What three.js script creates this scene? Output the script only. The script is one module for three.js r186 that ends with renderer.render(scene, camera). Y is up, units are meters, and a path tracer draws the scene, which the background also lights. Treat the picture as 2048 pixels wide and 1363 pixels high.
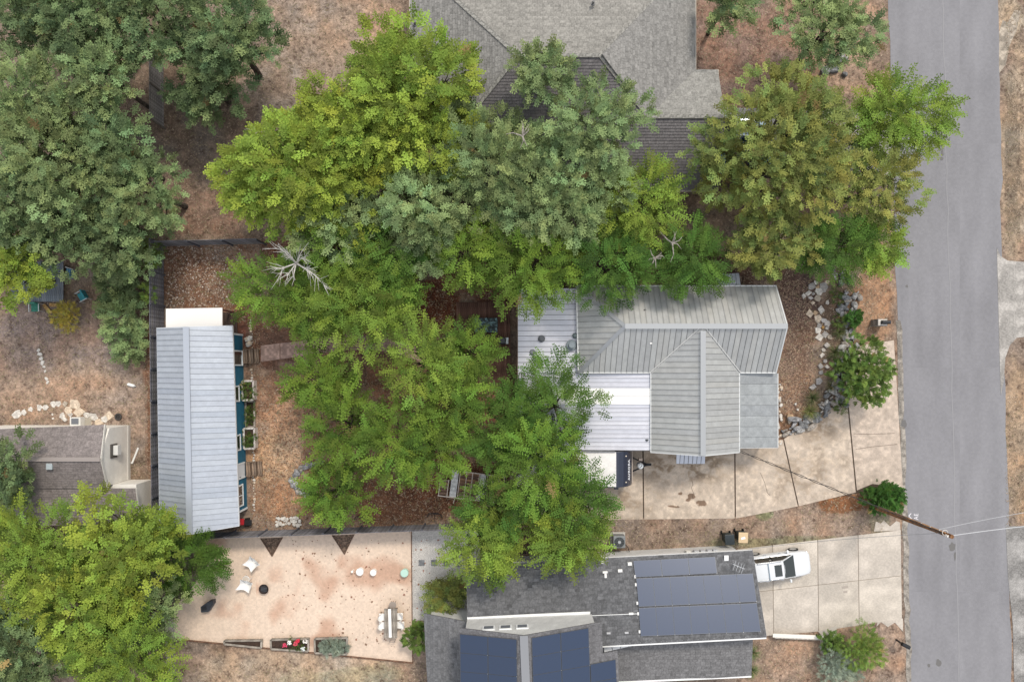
import * as THREE from 'three';
import { mergeGeometries } from 'three/addons/utils/BufferGeometryUtils.js';
import { FontLoader } from 'three/addons/loaders/FontLoader.js';
import { TextGeometry } from 'three/addons/geometries/TextGeometry.js';
import { RoundedBoxGeometry } from 'three/addons/geometries/RoundedBoxGeometry.js';

// ---------------------------------------------------------------- camera, sky, sun, exposure
const H = 49.43, K = 28, CX = 1024, CY = 735;          // drone height (m), ground scale (photo pixels per metre), point straight below
const scene = new THREE.Scene();
const camera = new THREE.PerspectiveCamera(2 * Math.atan(735 / (H * K)) * 180 / Math.PI, 2048 / 1363, 0.5, 4000);
camera.position.set(0, H, 0);
camera.up.set(0, 0, -1);
camera.lookAt(0, 0, 0);
camera.setViewOffset(2048, 1470, 0, 0, 2048, 1363);
const renderer = new THREE.WebGLRenderer({ antialias: true });
renderer.setSize(1024, 681);
renderer.toneMapping = THREE.LinearToneMapping;
renderer.toneMappingExposure = 1.5;
renderer.shadowMap.enabled = true;

{ // bright, thinly clouded sky: brighter towards the zenith and round the veiled sun
  const w = 256, h = 128, d = new Float32Array(w * h * 4);
  const sd = new THREE.Vector3(0.28, 0.78, -0.56).normalize();
  for (let j = 0; j < h; j++) for (let i = 0; i < w; i++) {
    const el = (j + 0.5) / h * Math.PI - Math.PI / 2, az = ((i + 0.5) / w - 0.5) * 2 * Math.PI;
    const y = Math.sin(el), c = Math.cos(el), dx = c * Math.cos(az), dz = c * Math.sin(az);
    const g = Math.max(0, dx * sd.x + y * sd.y + dz * sd.z);
    let L = 0.33 + 0.33 * Math.max(0, y) + 0.5 * Math.pow(g, 7);
    const t = Math.max(0, y);
    const o = (j * w + i) * 4;
    d[o] = L * (0.95 + 0.03 * t); d[o + 1] = L * 0.99; d[o + 2] = L * (1.07 - 0.02 * t); d[o + 3] = 1;
  }
  const sky = new THREE.DataTexture(d, w, h, THREE.RGBAFormat, THREE.FloatType);
  sky.mapping = THREE.EquirectangularReflectionMapping; sky.magFilter = THREE.LinearFilter; sky.minFilter = THREE.LinearFilter; sky.needsUpdate = true;
  scene.background = sky; scene.environment = sky;
}
const sun = new THREE.DirectionalLight(0xfff3e2, 1.5);
sun.position.set(28, 78, -56); sun.target.position.set(0, 0, 0);
sun.castShadow = true; sun.shadow.radius = 22; sun.shadow.mapSize.set(4096, 4096);
Object.assign(sun.shadow.camera, { left: -60, right: 60, top: 50, bottom: -50, near: 10, far: 200 });
scene.add(sun, sun.target);

// ---------------------------------------------------------------- helpers
const V = (x, y, z) => new THREE.Vector3(x, y, z);
const W = (px, py, h = 0) => { const s = (H - h) / H / K; return V((px - CX) * s, h, (py - CY) * s); };
function rng(a) { return () => { a |= 0; a = a + 0x6D2B79F5 | 0; let t = Math.imul(a ^ a >>> 15, 1 | a); t = t + Math.imul(t ^ t >>> 7, 61 | t) ^ t; return ((t ^ t >>> 14) >>> 0) / 4294967296; }; }
function hash2(x, y) { let n = Math.imul(x | 0, 374761393) + Math.imul(y | 0, 668265263); n = Math.imul(n ^ n >>> 13, 1274126177); return ((n ^ n >>> 16) >>> 0) / 4294967296; }
function vnoise(x, y, per = 0) {
  const xi = Math.floor(x), yi = Math.floor(y); let fx = x - xi, fy = y - yi;
  fx = fx * fx * (3 - 2 * fx); fy = fy * fy * (3 - 2 * fy);
  const m = per ? v => ((v % per) + per) % per : v => v;
  const a = hash2(m(xi), m(yi)), b = hash2(m(xi + 1), m(yi)), c = hash2(m(xi), m(yi + 1)), e = hash2(m(xi + 1), m(yi + 1));
  return a + (b - a) * fx + (c - a) * fy + (a - b - c + e) * fx * fy;
}
const fbm = (x, y, o = 4) => { let s = 0, a = 0.5, n = 0; for (let i = 0; i < o; i++) { s += a * vnoise(x + 17 * i, y - 9 * i); n += a; a *= 0.5; x *= 2.03; y *= 2.03; } return s / n; };
const lin = c => { c /= 255; return c <= 0.04045 ? c / 12.92 : Math.pow((c + 0.055) / 1.055, 2.4); };
const hexRGB = h => [parseInt(h.slice(1, 3), 16), parseInt(h.slice(3, 5), 16), parseInt(h.slice(5, 7), 16)];
const clamp = (v, a = 0, b = 1) => Math.min(b, Math.max(a, v));
const smooth = (a, b, x) => { const t = clamp((x - a) / (b - a)); return t * t * (3 - 2 * t); };
const lerp3 = (a, b, t) => [a[0] + (b[0] - a[0]) * t, a[1] + (b[1] - a[1]) * t, a[2] + (b[2] - a[2]) * t];

function tex(w, h, fn, srgb = true) {
  const d = new Uint8Array(w * h * 4);
  for (let j = 0; j < h; j++) for (let i = 0; i < w; i++) { const c = fn(i, j), o = (j * w + i) * 4; d[o] = clamp(c[0], 0, 255); d[o + 1] = clamp(c[1], 0, 255); d[o + 2] = clamp(c[2], 0, 255); d[o + 3] = 255; }
  const t = new THREE.DataTexture(d, w, h, THREE.RGBAFormat);
  if (srgb) t.colorSpace = THREE.SRGBColorSpace;
  t.wrapS = t.wrapT = THREE.RepeatWrapping; t.magFilter = THREE.LinearFilter; t.minFilter = THREE.LinearMipmapLinearFilter; t.generateMipmaps = true; t.needsUpdate = true;
  return t;
}
// tiling grain, grey around 1: multiplies a material colour; size in metres
const grainCache = {};
function grain(size, amp, fine, coarse, stretch = 1) {
  const k = [size, amp, fine, coarse, stretch].join();
  if (!grainCache[k]) {
    const n = 256;
    const t = tex(n, n, (i, j) => {
      const u = i / n, v = j / n;
      const a = vnoise(u * fine, v * fine / stretch, fine) - 0.5, b = vnoise(u * coarse + 5, v * coarse / stretch + 3, coarse) - 0.5, c = hash2(i + 3, j + 11) - 0.5;
      const x = 255 * (1 - amp * 0.5 + amp * (0.55 * a + 0.75 * b + 0.35 * c));
      return [x, x, x];
    });
    t.repeat.set(1 / size, 1 / size); grainCache[k] = t;
  }
  return grainCache[k];
}
const mats = {};
function mat(hex, rough = 0.8, metal = 0, o = {}) {
  const key = hex + rough + metal + (o.key || '') + (o.grain || '');
  if (o.cache !== false && mats[key]) return mats[key];
  const p = { color: new THREE.Color(hex), roughness: rough, metalness: metal };
  if (o.grain) p.map = grain(...o.grain);
  if (o.side) p.side = o.side;
  const m = o.phys ? new THREE.MeshPhysicalMaterial({ ...p, ...o.phys }) : new THREE.MeshStandardMaterial(p);
  if (o.vc) m.vertexColors = true;
  return mats[key] = m;
}

const used = {};
function numbered(n) { if (!(n in used)) { used[n] = 0; return n; } used[n]++; return n + '_' + String(used[n]).padStart(3, '0'); }
function info(o, label, category, group, kind) { o.userData.label = label; if (category) o.userData.category = category; if (group) o.userData.group = group; if (kind) o.userData.kind = kind; return o; }
function thing(name, label, category, base, group, kind) {
  const g = new THREE.Group(); g.name = numbered(name); g.position.copy(base); scene.add(g);
  return info(g, label, category, group, kind);
}
// geometry given in world coordinates becomes a part of its thing (or a sub-part of a part)
function part(parent, name, geo, m) {
  const o = new THREE.Mesh(geo, m); o.name = name; o.castShadow = o.receiveShadow = true;
  if (parent.isGroup) o.position.copy(parent.position).negate();
  parent.add(o); return o;
}
function solo(name, geo, m, label, category, group, kind) {
  const o = new THREE.Mesh(geo, m); o.name = numbered(name); o.castShadow = o.receiveShadow = true; scene.add(o);
  return info(o, label, category, group, kind);
}
const merge = list => mergeGeometries(list.map(g => { const q = g.index ? g.toNonIndexed() : g; if (!q.attributes.uv) q.setAttribute('uv', new THREE.Float32BufferAttribute(new Float32Array(q.attributes.position.count * 2), 2)); if (!q.attributes.normal) q.computeVertexNormals(); return q; }));
function rawGeo(pos, uv) {
  const g = new THREE.BufferGeometry(); g.setAttribute('position', new THREE.Float32BufferAttribute(pos, 3));
  if (!uv) { uv = []; for (let i = 0; i < pos.length; i += 3) uv.push(pos[i] + pos[i + 1] * 0.37, pos[i + 2] + pos[i + 1] * 0.61); }
  g.setAttribute('uv', new THREE.Float32BufferAttribute(uv, 2)); g.computeVertexNormals(); return g;
}
function boxUV(g) { // uv in metres by dominant normal
  g = g.index ? g.toNonIndexed() : g; const p = g.attributes.position, n = g.attributes.normal, uv = [];
  for (let i = 0; i < p.count; i++) { const ax = Math.abs(n.getX(i)), ay = Math.abs(n.getY(i)), az = Math.abs(n.getZ(i)); if (ay >= ax && ay >= az) uv.push(p.getX(i), p.getZ(i)); else if (ax >= az) uv.push(p.getZ(i), p.getY(i)); else uv.push(p.getX(i), p.getY(i)); }
  g.setAttribute('uv', new THREE.Float32BufferAttribute(uv, 2)); return g;
}
function box(w, h, d, x, y, z, ry = 0, rx = 0, rz = 0) { const g = boxUV(new THREE.BoxGeometry(w, h, d)); g.applyMatrix4(new THREE.Matrix4().compose(V(x, y, z), new THREE.Quaternion().setFromEuler(new THREE.Euler(rx, ry, rz, 'YXZ')), V(1, 1, 1))); return g; }
function rbox(w, h, d, x, y, z, r = 0.03, ry = 0) { const g = boxUV(new RoundedBoxGeometry(w, h, d, 2, r)); g.rotateY(ry); g.translate(x, y, z); return g; }
// bar with a rectangular section between two points
function bar(a, b, w, h = w) {
  const d = b.clone().sub(a), L = d.length(), g = boxUV(new THREE.BoxGeometry(w, h, L)); const m = new THREE.Matrix4();
  const z = d.normalize(), up = Math.abs(z.y) > 0.95 ? V(1, 0, 0) : V(0, 1, 0), x = up.clone().cross(z).normalize(), y = z.clone().cross(x);
  m.makeBasis(x, y, z).setPosition(a.clone().add(b).multiplyScalar(0.5)); g.applyMatrix4(m); return g;
}
// tapering tube through points with radii
function tube(pts, rad, n = 6) {
  const pos = []; const rings = [];
  for (let i = 0; i < pts.length; i++) {
    const t = pts[Math.min(i + 1, pts.length - 1)].clone().sub(pts[Math.max(i - 1, 0)]).normalize();
    const a = (Math.abs(t.y) > 0.9 ? V(1, 0, 0) : V(0, 1, 0)).cross(t).normalize(), b = t.clone().cross(a), r = Array.isArray(rad) ? rad[i] : rad, ring = [];
    for (let k = 0; k < n; k++) { const q = k / n * 2 * Math.PI; ring.push(pts[i].clone().addScaledVector(a, Math.cos(q) * r).addScaledVector(b, Math.sin(q) * r)); }
    rings.push(ring);
  }
  const push = (...v) => v.forEach(p => pos.push(p.x, p.y, p.z));
  for (let i = 0; i + 1 < rings.length; i++) for (let k = 0; k < n; k++) { const l = (k + 1) % n, A = rings[i][k], B = rings[i][l], C = rings[i + 1][l], D = rings[i + 1][k]; push(A, B, C, A, C, D); }
  for (let k = 1; k + 1 < n; k++) { push(rings[0][0], rings[0][k + 1], rings[0][k]); const e = rings[rings.length - 1]; push(e[0], e[k], e[k + 1]); }
  return rawGeo(pos);
}
const cyl = (r0, r1, h, x, y, z, n = 16) => { const g = new THREE.CylinderGeometry(r0, r1, h, n); g.translate(x, y, z); return g; };
// polygon given as [x, z] in metres: flat sheet, or prism from y0 to y1 (optional chamfer)
function sheet(pts, y) {
  const c = pts.map(p => new THREE.Vector2(p[0], p[1])), f = THREE.ShapeUtils.triangulateShape(c, []), pos = [], uv = [], area = THREE.ShapeUtils.area(c);
  for (const t of f) for (const i of area > 0 ? [t[0], t[2], t[1]] : [t[0], t[1], t[2]]) { pos.push(pts[i][0], y, pts[i][1]); uv.push(pts[i][0], pts[i][1]); }
  return rawGeo(pos, uv);
}
function prism(pts, y0, y1, cham = 0) {
  const c = pts.map(p => new THREE.Vector2(p[0], p[1])); let P = pts; if (THREE.ShapeUtils.area(c) < 0) { P = pts.slice().reverse(); c.reverse(); }
  const n = P.length; let top = P;
  if (cham) top = P.map((p, i) => { const a = P[(i + n - 1) % n], b = P[(i + 1) % n]; let d1 = [p[0] - a[0], p[1] - a[1]], d2 = [b[0] - p[0], b[1] - p[1]]; const l1 = Math.hypot(...d1) || 1, l2 = Math.hypot(...d2) || 1; let nx = -(d1[1] / l1 + d2[1] / l2), nz = d1[0] / l1 + d2[0] / l2; const l = Math.hypot(nx, nz) || 1; return [p[0] + nx / l * cham, p[1] + nz / l * cham]; });
  const pos = [], uv = [], f = THREE.ShapeUtils.triangulateShape(c, []);
  for (const t of f) for (const i of [t[0], t[2], t[1]]) { pos.push(top[i][0], y1, top[i][1]); uv.push(top[i][0], top[i][1]); }
  const ym = y1 - cham;
  for (let i = 0; i < n; i++) {
    const j = (i + 1) % n; let L = Math.hypot(P[j][0] - P[i][0], P[j][1] - P[i][1]);
    pos.push(P[i][0], y0, P[i][1], P[i][0], ym, P[i][1], P[j][0], ym, P[j][1], P[i][0], y0, P[i][1], P[j][0], ym, P[j][1], P[j][0], y0, P[j][1]); uv.push(0, y0, 0, ym, L, ym, 0, y0, L, ym, L, y0);
    if (cham) { pos.push(P[i][0], ym, P[i][1], top[i][0], y1, top[i][1], top[j][0], y1, top[j][1], P[i][0], ym, P[i][1], top[j][0], y1, top[j][1], P[j][0], ym, P[j][1]); uv.push(0, 0, 0, cham, L, cham, 0, 0, L, cham, L, 0); }
  }
  return rawGeo(pos, uv);
}
const PX = (list, h = 0) => list.map(([x, y]) => { const p = W(x, y, h); return [p.x, p.z]; });
// where the line of sight through a photo point meets a plane (measuring the photograph)
function onPlane(px, py, p0, n) { const o = V(0, H, 0), d = W(px, py, 0).sub(o), t = p0.clone().sub(o).dot(n) / d.dot(n); return o.addScaledVector(d, t); }
const normalOf = (a, b, c) => { const n = b.clone().sub(a).cross(c.clone().sub(a)).normalize(); return n.y < 0 ? n.negate() : n; };

function clipPoly(p, axis, v, keepAbove) {
  const out = []; for (let i = 0; i < p.length; i++) { const a = p[i], b = p[(i + 1) % p.length], da = (a[axis] - v) * (keepAbove ? 1 : -1), db = (b[axis] - v) * (keepAbove ? 1 : -1); if (da >= 0) out.push(a); if ((da > 0 && db < 0) || (da < 0 && db > 0)) { const t = da / (da - db); out.push([a[0] + (b[0] - a[0]) * t, a[1] + (b[1] - a[1]) * t]); } } return out;
}
function facetFrame(poly, down) { const n = normalOf(poly[0], poly[1], poly[2]); const u = down.clone().addScaledVector(n, -down.dot(n)).normalize(), v = n.clone().cross(u).normalize(); return { o: poly[0].clone(), n, u, v }; }
function slab3(f, q, t0, t1, pos, uv) { // polygon in facet coordinates -> plate between offsets t0..t1 along the normal
  const P = (p, t) => f.o.clone().addScaledVector(f.v, p[0]).addScaledVector(f.u, p[1]).addScaledVector(f.n, t);
  const put = (...a) => a.forEach(([p, t]) => { const w = P(p, t); pos.push(w.x, w.y, w.z); uv.push(p[0], p[1] + t); });
  let ar = 0; for (let i = 0; i < q.length; i++) { const a = q[i], b = q[(i + 1) % q.length]; ar += a[0] * b[1] - a[1] * b[0]; }
  if (Math.abs(ar) < 1e-5) return; const Q = ar > 0 ? q.slice().reverse() : q;   // v x u = -n
  if (Q.length < 5) for (let i = 1; i + 1 < Q.length; i++) put([Q[0], t1], [Q[i], t1], [Q[i + 1], t1]);
  else for (const t of THREE.ShapeUtils.triangulateShape(Q.map(p => new THREE.Vector2(p[0], p[1])), [])) put([Q[t[0]], t1], [Q[t[1]], t1], [Q[t[2]], t1]);
  for (let i = 0; i < Q.length; i++) { const a = Q[i], b = Q[(i + 1) % Q.length]; put([a, t1], [a, t0], [b, t0], [a, t1], [b, t0], [b, t1]); }
}
// sheet-metal roof slope: an underlay and one mesh for each panel, with raised seams
function metalRoof(parent, poly, down, width, matsList, o = {}) {
  const f = facetFrame(poly, down), q = poly.map(p => { const d = p.clone().sub(f.o); return [d.dot(f.v), d.dot(f.u)]; });
  const lo = Math.min(...q.map(p => p[0])), hi = Math.max(...q.map(p => p[0])), off = o.offset || 0, R = rng(o.seed || 5);
  const pos = [], uv = []; slab3(f, q, -0.06, -0.012, pos, uv);
  const base = part(parent, o.base || 'roof_deck', rawGeo(pos, uv), o.under || mat('#3c3f42', 0.9));  // dark underlay seen in the panel gaps stands in for shade along ribs
  let k = 0;
  for (let a = lo - off; a < hi; a += width, k++) {
    const gap = o.gap ?? (k % 2 ? 0.012 : 0.028); let s = clipPoly(clipPoly(q, 0, a + gap / 2, true), 0, a + width - gap / 2, false); if (s.length < 3) continue;
    const P = [], U = []; slab3(f, s, -0.01, 0.006, P, U);
    const ribs = o.ribs || [0]; // fractions of the panel width
    for (const r of ribs) { const w = r === 0 ? (o.seamW ?? 0.03) : (o.ribW ?? 0.03), hh = r === 0 ? (o.seamH ?? 0.04) : (o.ribH ?? 0.014), c = a + gap / 2 + r * width; const rs = clipPoly(clipPoly(q, 0, c, true), 0, c + w, false); if (rs.length > 2) slab3(f, rs, 0.004, hh, P, U); }
    part(parent, 'roof_panel', rawGeo(P, U), o.pick ? o.pick(k) : matsList[Math.floor(R() * matsList.length)]);
  }
  return f;
}
// shingle slope: every tab a small wedge, joined into one mesh with a tone for each tab
function shingles(parent, poly, down, tone, o = {}) {
  const f = facetFrame(poly, down), q = poly.map(p => { const d = p.clone().sub(f.o); return [d.dot(f.v), d.dot(f.u)]; });
  const v0 = Math.min(...q.map(p => p[0])), v1 = Math.max(...q.map(p => p[0])), u0 = Math.min(...q.map(p => p[1])), u1 = Math.max(...q.map(p => p[1]));
  const R = rng(o.seed || 9), ex = o.exposure || 0.19, tw = o.tab || 0.34, pos = [], uv = [], col = [], amp = o.amp ?? 0.3; slab3(f, q, -0.08, -0.004, pos, uv); for (let i = 0; i < pos.length / 3; i++) col.push(...tone.map(c => c * 0.8));
  const at = (p, t) => f.o.clone().addScaledVector(f.v, p[0]).addScaledVector(f.u, p[1]).addScaledVector(f.n, t);
  for (let u = u0; u < u1; u += ex) {
    const s = clipPoly(clipPoly(q, 1, u, true), 1, u + ex, false); if (s.length < 3) continue;
    const a0 = Math.min(...s.map(p => p[0])), a1 = Math.max(...s.map(p => p[0])), ph = R() * tw; const ct = 1 + amp * 0.25 * (R() - 0.5);
    for (let a = Math.floor((a0 - ph) / tw) * tw + ph; a < a1; a += tw) {
      const t = clipPoly(clipPoly(s, 0, a + 0.006, true), 0, a + tw - 0.004, false); if (t.length < 3) continue;
      const big = vnoise(a * 0.3 + 40, u * 0.3, 0) - 0.5; const m = ct * (1 + amp * (R() - 0.5) * (R() < 0.12 ? 1.7 : 0.9) + 0.12 * big), c = tone.map(x => x * m);
      let ar = 0; for (let i = 0; i < t.length; i++) { const A = t[i], B = t[(i + 1) % t.length]; ar += A[0] * B[1] - A[1] * B[0]; } const T = ar > 0 ? t.slice().reverse() : t;
      const lift = p => 0.002 + (o.lift || 0.03) * (p[1] - u) / ex;
      const put = (p, h) => { const w = at(p, h); pos.push(w.x, w.y, w.z); uv.push(p[0], p[1]); col.push(...c); };
      for (let i = 1; i + 1 < T.length; i++) { put(T[0], lift(T[0])); put(T[i], lift(T[i])); put(T[i + 1], lift(T[i + 1])); }
      const lowE = T.filter(p => p[1] > u + ex - 1e-4); if (lowE.length === 2) { const [A, B] = lowE[0][0] < lowE[1][0] ? lowE : [lowE[1], lowE[0]]; put(A, lift(A)); put(A, 0); put(B, 0); put(A, lift(A)); put(B, 0); put(B, lift(B)); }
    }
  }
  const g = rawGeo(pos, uv); g.setAttribute('color', new THREE.Float32BufferAttribute(col, 3));
  const m = part(parent, o.name || 'shingles', g, SHINGLE); m.userData.kind = 'stuff'; return f;
}
const SHINGLE = new THREE.MeshStandardMaterial({ vertexColors: true, roughness: 0.93, map: grain(1.1, 0.22, 64, 16) });
const ridgeCap = (parent, pts, w, m, name = 'ridge_cap') => part(parent, name, merge(pts.slice(1).map((b, i) => bar(pts[i].clone().add(V(0, 0.035, 0)), b.clone().add(V(0, 0.035, 0)), w, 0.05))), m);
function quadGeo(a, b, c, d) { return rawGeo([a, b, c, a, c, d].flatMap(p => [p.x, p.y, p.z]), [0, 0, a.distanceTo(b), 0, a.distanceTo(b), b.distanceTo(c), 0, 0, a.distanceTo(b), b.distanceTo(c), 0, b.distanceTo(c)]); }
function thick(list, n, t) { // polygon (3D, planar) with thickness t along n
  const pos = [], L = list.length, up = list.map(p => p.clone().addScaledVector(n, t)); const put = (...a) => a.forEach(p => pos.push(p.x, p.y, p.z));
  const nn = list[1].clone().sub(list[0]).cross(list[2].clone().sub(list[0])); const flip = nn.dot(n) < 0; const U = flip ? up.slice().reverse() : up, D = flip ? list.slice().reverse() : list;
  for (let i = 1; i + 1 < L; i++) { put(U[0], U[i], U[i + 1]); put(D[0], D[i + 1], D[i]); }
  for (let i = 0; i < L; i++) { const j = (i + 1) % L; put(D[i], D[j], U[j], D[i], U[j], U[i]); }
  return rawGeo(pos);
}
function rock(R, x, y, z, sx, sy, sz, ry = R() * 6.28) {
  const g = new THREE.IcosahedronGeometry(1, 1), p = g.attributes.position, m = {};
  for (let i = 0; i < p.count; i++) { const k = [p.getX(i), p.getY(i), p.getZ(i)].map(v => v.toFixed(2)).join(); m[k] ??= 0.78 + 0.4 * R(); const s = m[k]; let yy = p.getY(i) * s; yy = clamp(yy, -0.5, 0.62); p.setXYZ(i, clamp(p.getX(i) * s, -0.9, 0.9) * sx, yy * sy, clamp(p.getZ(i) * s, -0.9, 0.9) * sz); }
  g.rotateY(ry); g.translate(x, y, z); const q = boxUV(g); q.computeVertexNormals(); return q;
}
// ---------------------------------------------------------------- ground
// soil, litter and dry-grass patches: [photo x, y, radius x, radius y, colour, strength]
const PATCH = [
  [560, 150, 210, 260, '#b29a86', 1], [500, 330, 150, 130, '#a78a76', 0.8], [200, 200, 330, 300, '#8a7767', 0.8], [380, 430, 130, 60, '#9c7c68', 0.9],
  [740, 60, 90, 110, '#bb9c82', 0.9], [1480, 120, 120, 150, '#a98573', 1], [1700, 180, 60, 260, '#b8967c', 0.9], [1620, 30, 80, 80, '#a88570', 0.8],
  [140, 700, 190, 100, '#a3897a', 1], [150, 780, 180, 60, '#b8987f', 0.9], [60, 640, 80, 50, '#93817a', 0.9], [240, 850, 60, 140, '#b29884', 0.9],
  [400, 555, 95, 80, '#8a634b', 1], [380, 520, 60, 40, '#84604c', 0.8], [310, 800, 20, 260, '#8a5a3e', 0.8],
  [540, 690, 90, 60, '#855a45', 0.9], [560, 790, 70, 60, '#8f6a52', 1], [600, 850, 90, 90, '#c59b7a', 1], [555, 930, 60, 80, '#d3a87f', 1], [590, 900, 60, 40, '#dcb48e', 0.8], [570, 1000, 80, 40, '#b98a66', 0.9],
  [700, 720, 120, 90, '#9a7058', 0.8], [680, 830, 70, 60, '#a87c62', 0.8], [860, 600, 70, 60, '#7a3f26', 1], [600, 520, 80, 50, '#84503a', 0.9], [830, 780, 90, 60, '#8f5f48', 0.8], [800, 1000, 140, 50, '#84583f', 1], [900, 960, 130, 60, '#6f4029', 0.9], [760, 900, 150, 70, '#8e5f48', 0.7], [640, 960, 30, 30, '#b06f45', 0.8],
  [1010, 560, 160, 50, '#6d4231', 0.8], [1350, 540, 250, 40, '#5f4538', 0.9], [960, 820, 110, 90, '#84563e', 0.8], [480, 660, 20, 60, '#8a4a38', 0.7],
  [1595, 610, 50, 70, '#6b5249', 1], [1600, 690, 42, 60, '#87654f', 1], [1600, 790, 45, 75, '#a07c5f', 1], [1575, 860, 30, 30, '#8b5f40', 0.8], [1680, 690, 40, 160, '#78614f', 0.9],
  [1745, 580, 48, 110, '#b58a68', 1], [1690, 1000, 70, 24, '#96623c', 1], [1745, 970, 30, 20, '#a86a3c', 0.6],
  [1450, 1062, 250, 26, '#a8907c', 1], [1330, 1066, 90, 28, '#99806d', 0.8], [1560, 1085, 170, 12, '#8e8c66', 0.75], [1530, 1030, 20, 12, '#7f8a5a', 0.7], [1640, 1050, 80, 20, '#b3937a', 0.8], [1760, 1045, 30, 30, '#978d6c', 0.7],
  [1590, 1310, 60, 70, '#b8967c', 1], [1720, 1310, 110, 90, '#ac917c', 0.9], [1790, 1290, 25, 80, '#b8967c', 0.8],
  [580, 1345, 260, 45, '#bda48a', 1], [700, 1355, 120, 25, '#a9a07c', 0.6], [200, 1150, 260, 230, '#7b6b58', 0.8],
  [2030, 300, 40, 280, '#b59d82', 1], [2024, 320, 17, 190, '#8c7c68', 0.9], [2040, 900, 36, 180, '#b29577', 1], [2020, 30, 30, 50, '#b8a68c', 0.8], [1010, 1080, 190, 26, '#8f7a68', 0.8]
].map(p => [...p.slice(0, 4), hexRGB(p[4]), p[5]]);
const GX0 = -46, GX1 = 46, GZ0 = -34, GZ1 = 32;
{
  const w = 2048, h = Math.round(2048 * (GZ1 - GZ0) / (GX1 - GX0));
  // coarse patch map first, then grain at full size
  const cw = 512, ch = Math.round(h / 4), coarse = new Float32Array(cw * ch * 3), B = hexRGB('#a08773');
  for (let j = 0; j < ch; j++) for (let i = 0; i < cw; i++) {
    const x = GX0 + (i + 0.5) / cw * (GX1 - GX0), z = GZ0 + (j + 0.5) / ch * (GZ1 - GZ0), px = x * K + CX, py = z * K + CY;
    let c = B; const n1 = fbm(px / 70, py / 70, 3) - 0.5, n2 = fbm(px / 22 + 50, py / 22, 3) - 0.5;
    for (const p of PATCH) { const dx = (px - p[0]) / p[2], dy = (py - p[1]) / p[3]; if (dx * dx + dy * dy > 3.5) continue; const r = Math.sqrt(dx * dx + dy * dy) + n1 * 0.9 + n2 * 0.7; const m = 1 - smooth(0.7, 1.15, r); if (m > 0) c = lerp3(c, p[4], m * p[5]); }
    const o = (j * cw + i) * 3; coarse[o] = c[0]; coarse[o + 1] = c[1]; coarse[o + 2] = c[2];
  }
  const t = tex(w, h, (i, j) => {
    const x = GX0 + i / w * (GX1 - GX0), z = GZ0 + j / h * (GZ1 - GZ0);
    const ci = Math.min(cw - 1, i >> 2), cj = Math.min(ch - 1, j >> 2), o = (cj * cw + ci) * 3;
    const a = vnoise(x * 9, z * 9) - 0.5, b = vnoise(x * 3.4 + 9, z * 3.4) - 0.5, c = vnoise(x * 1.1, z * 1.1 + 7) - 0.5, r = hash2(i, j) - 0.5, e = vnoise(x * 0.9 + 30, z * 0.9);
    const m = 0.93 + 0.24 * a + 0.24 * b + 0.16 * c + 0.22 * r;
    const warm = 1 + 0.10 * (e - 0.5);
    let q = [coarse[o] * m * warm, coarse[o + 1] * m, coarse[o + 2] * m / warm];
    if (r > 0.485) q = lerp3(q, [225, 208, 188], 0.7); else if (a + b < -0.52) q = lerp3(q, [88, 62, 48], 0.4);
    const l = (q[0] + q[1] + q[2]) / 3; return q.map(v => (v * 0.86 + l * 0.14) * 0.94);
  });
  t.wrapS = t.wrapT = THREE.ClampToEdgeWrapping; t.repeat.set(1 / (GX1 - GX0), 1 / (GZ1 - GZ0)); t.offset.set(-GX0 / (GX1 - GX0), -GZ0 / (GZ1 - GZ0));
  const m = new THREE.MeshStandardMaterial({ map: t, roughness: 0.97, bumpMap: grain(3.1, 0.9, 64, 14), bumpScale: 0.03 });
  const g = new THREE.PlaneGeometry(GX1 - GX0, GZ1 - GZ0, 1, 1); g.rotateX(-Math.PI / 2); g.translate((GX0 + GX1) / 2, 0, (GZ0 + GZ1) / 2);
  const uv = g.attributes.uv, gp = g.attributes.position; for (let i = 0; i < uv.count; i++) uv.setXY(i, gp.getX(i), gp.getZ(i));
  solo('ground', g, m, 'dry brown soil, leaf litter and straw-coloured grass of the gardens', 'ground', null, 'structure');
  const far = new THREE.RingGeometry(30, 3000, 64, 4); far.rotateX(-Math.PI / 2); far.translate(0, -0.05, 0);
  const fm = new THREE.MeshStandardMaterial({ color: new THREE.Color('#8d8468'), roughness: 1, map: grain(40, 0.5, 32, 6) });
  const fu = far.attributes.uv, fp = far.attributes.position; for (let i = 0; i < fu.count; i++) fu.setXY(i, fp.getX(i), fp.getZ(i));
  solo('terrain', far, fm, 'flat dry land stretching away round the plots', 'terrain', null, 'structure');
}
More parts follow.
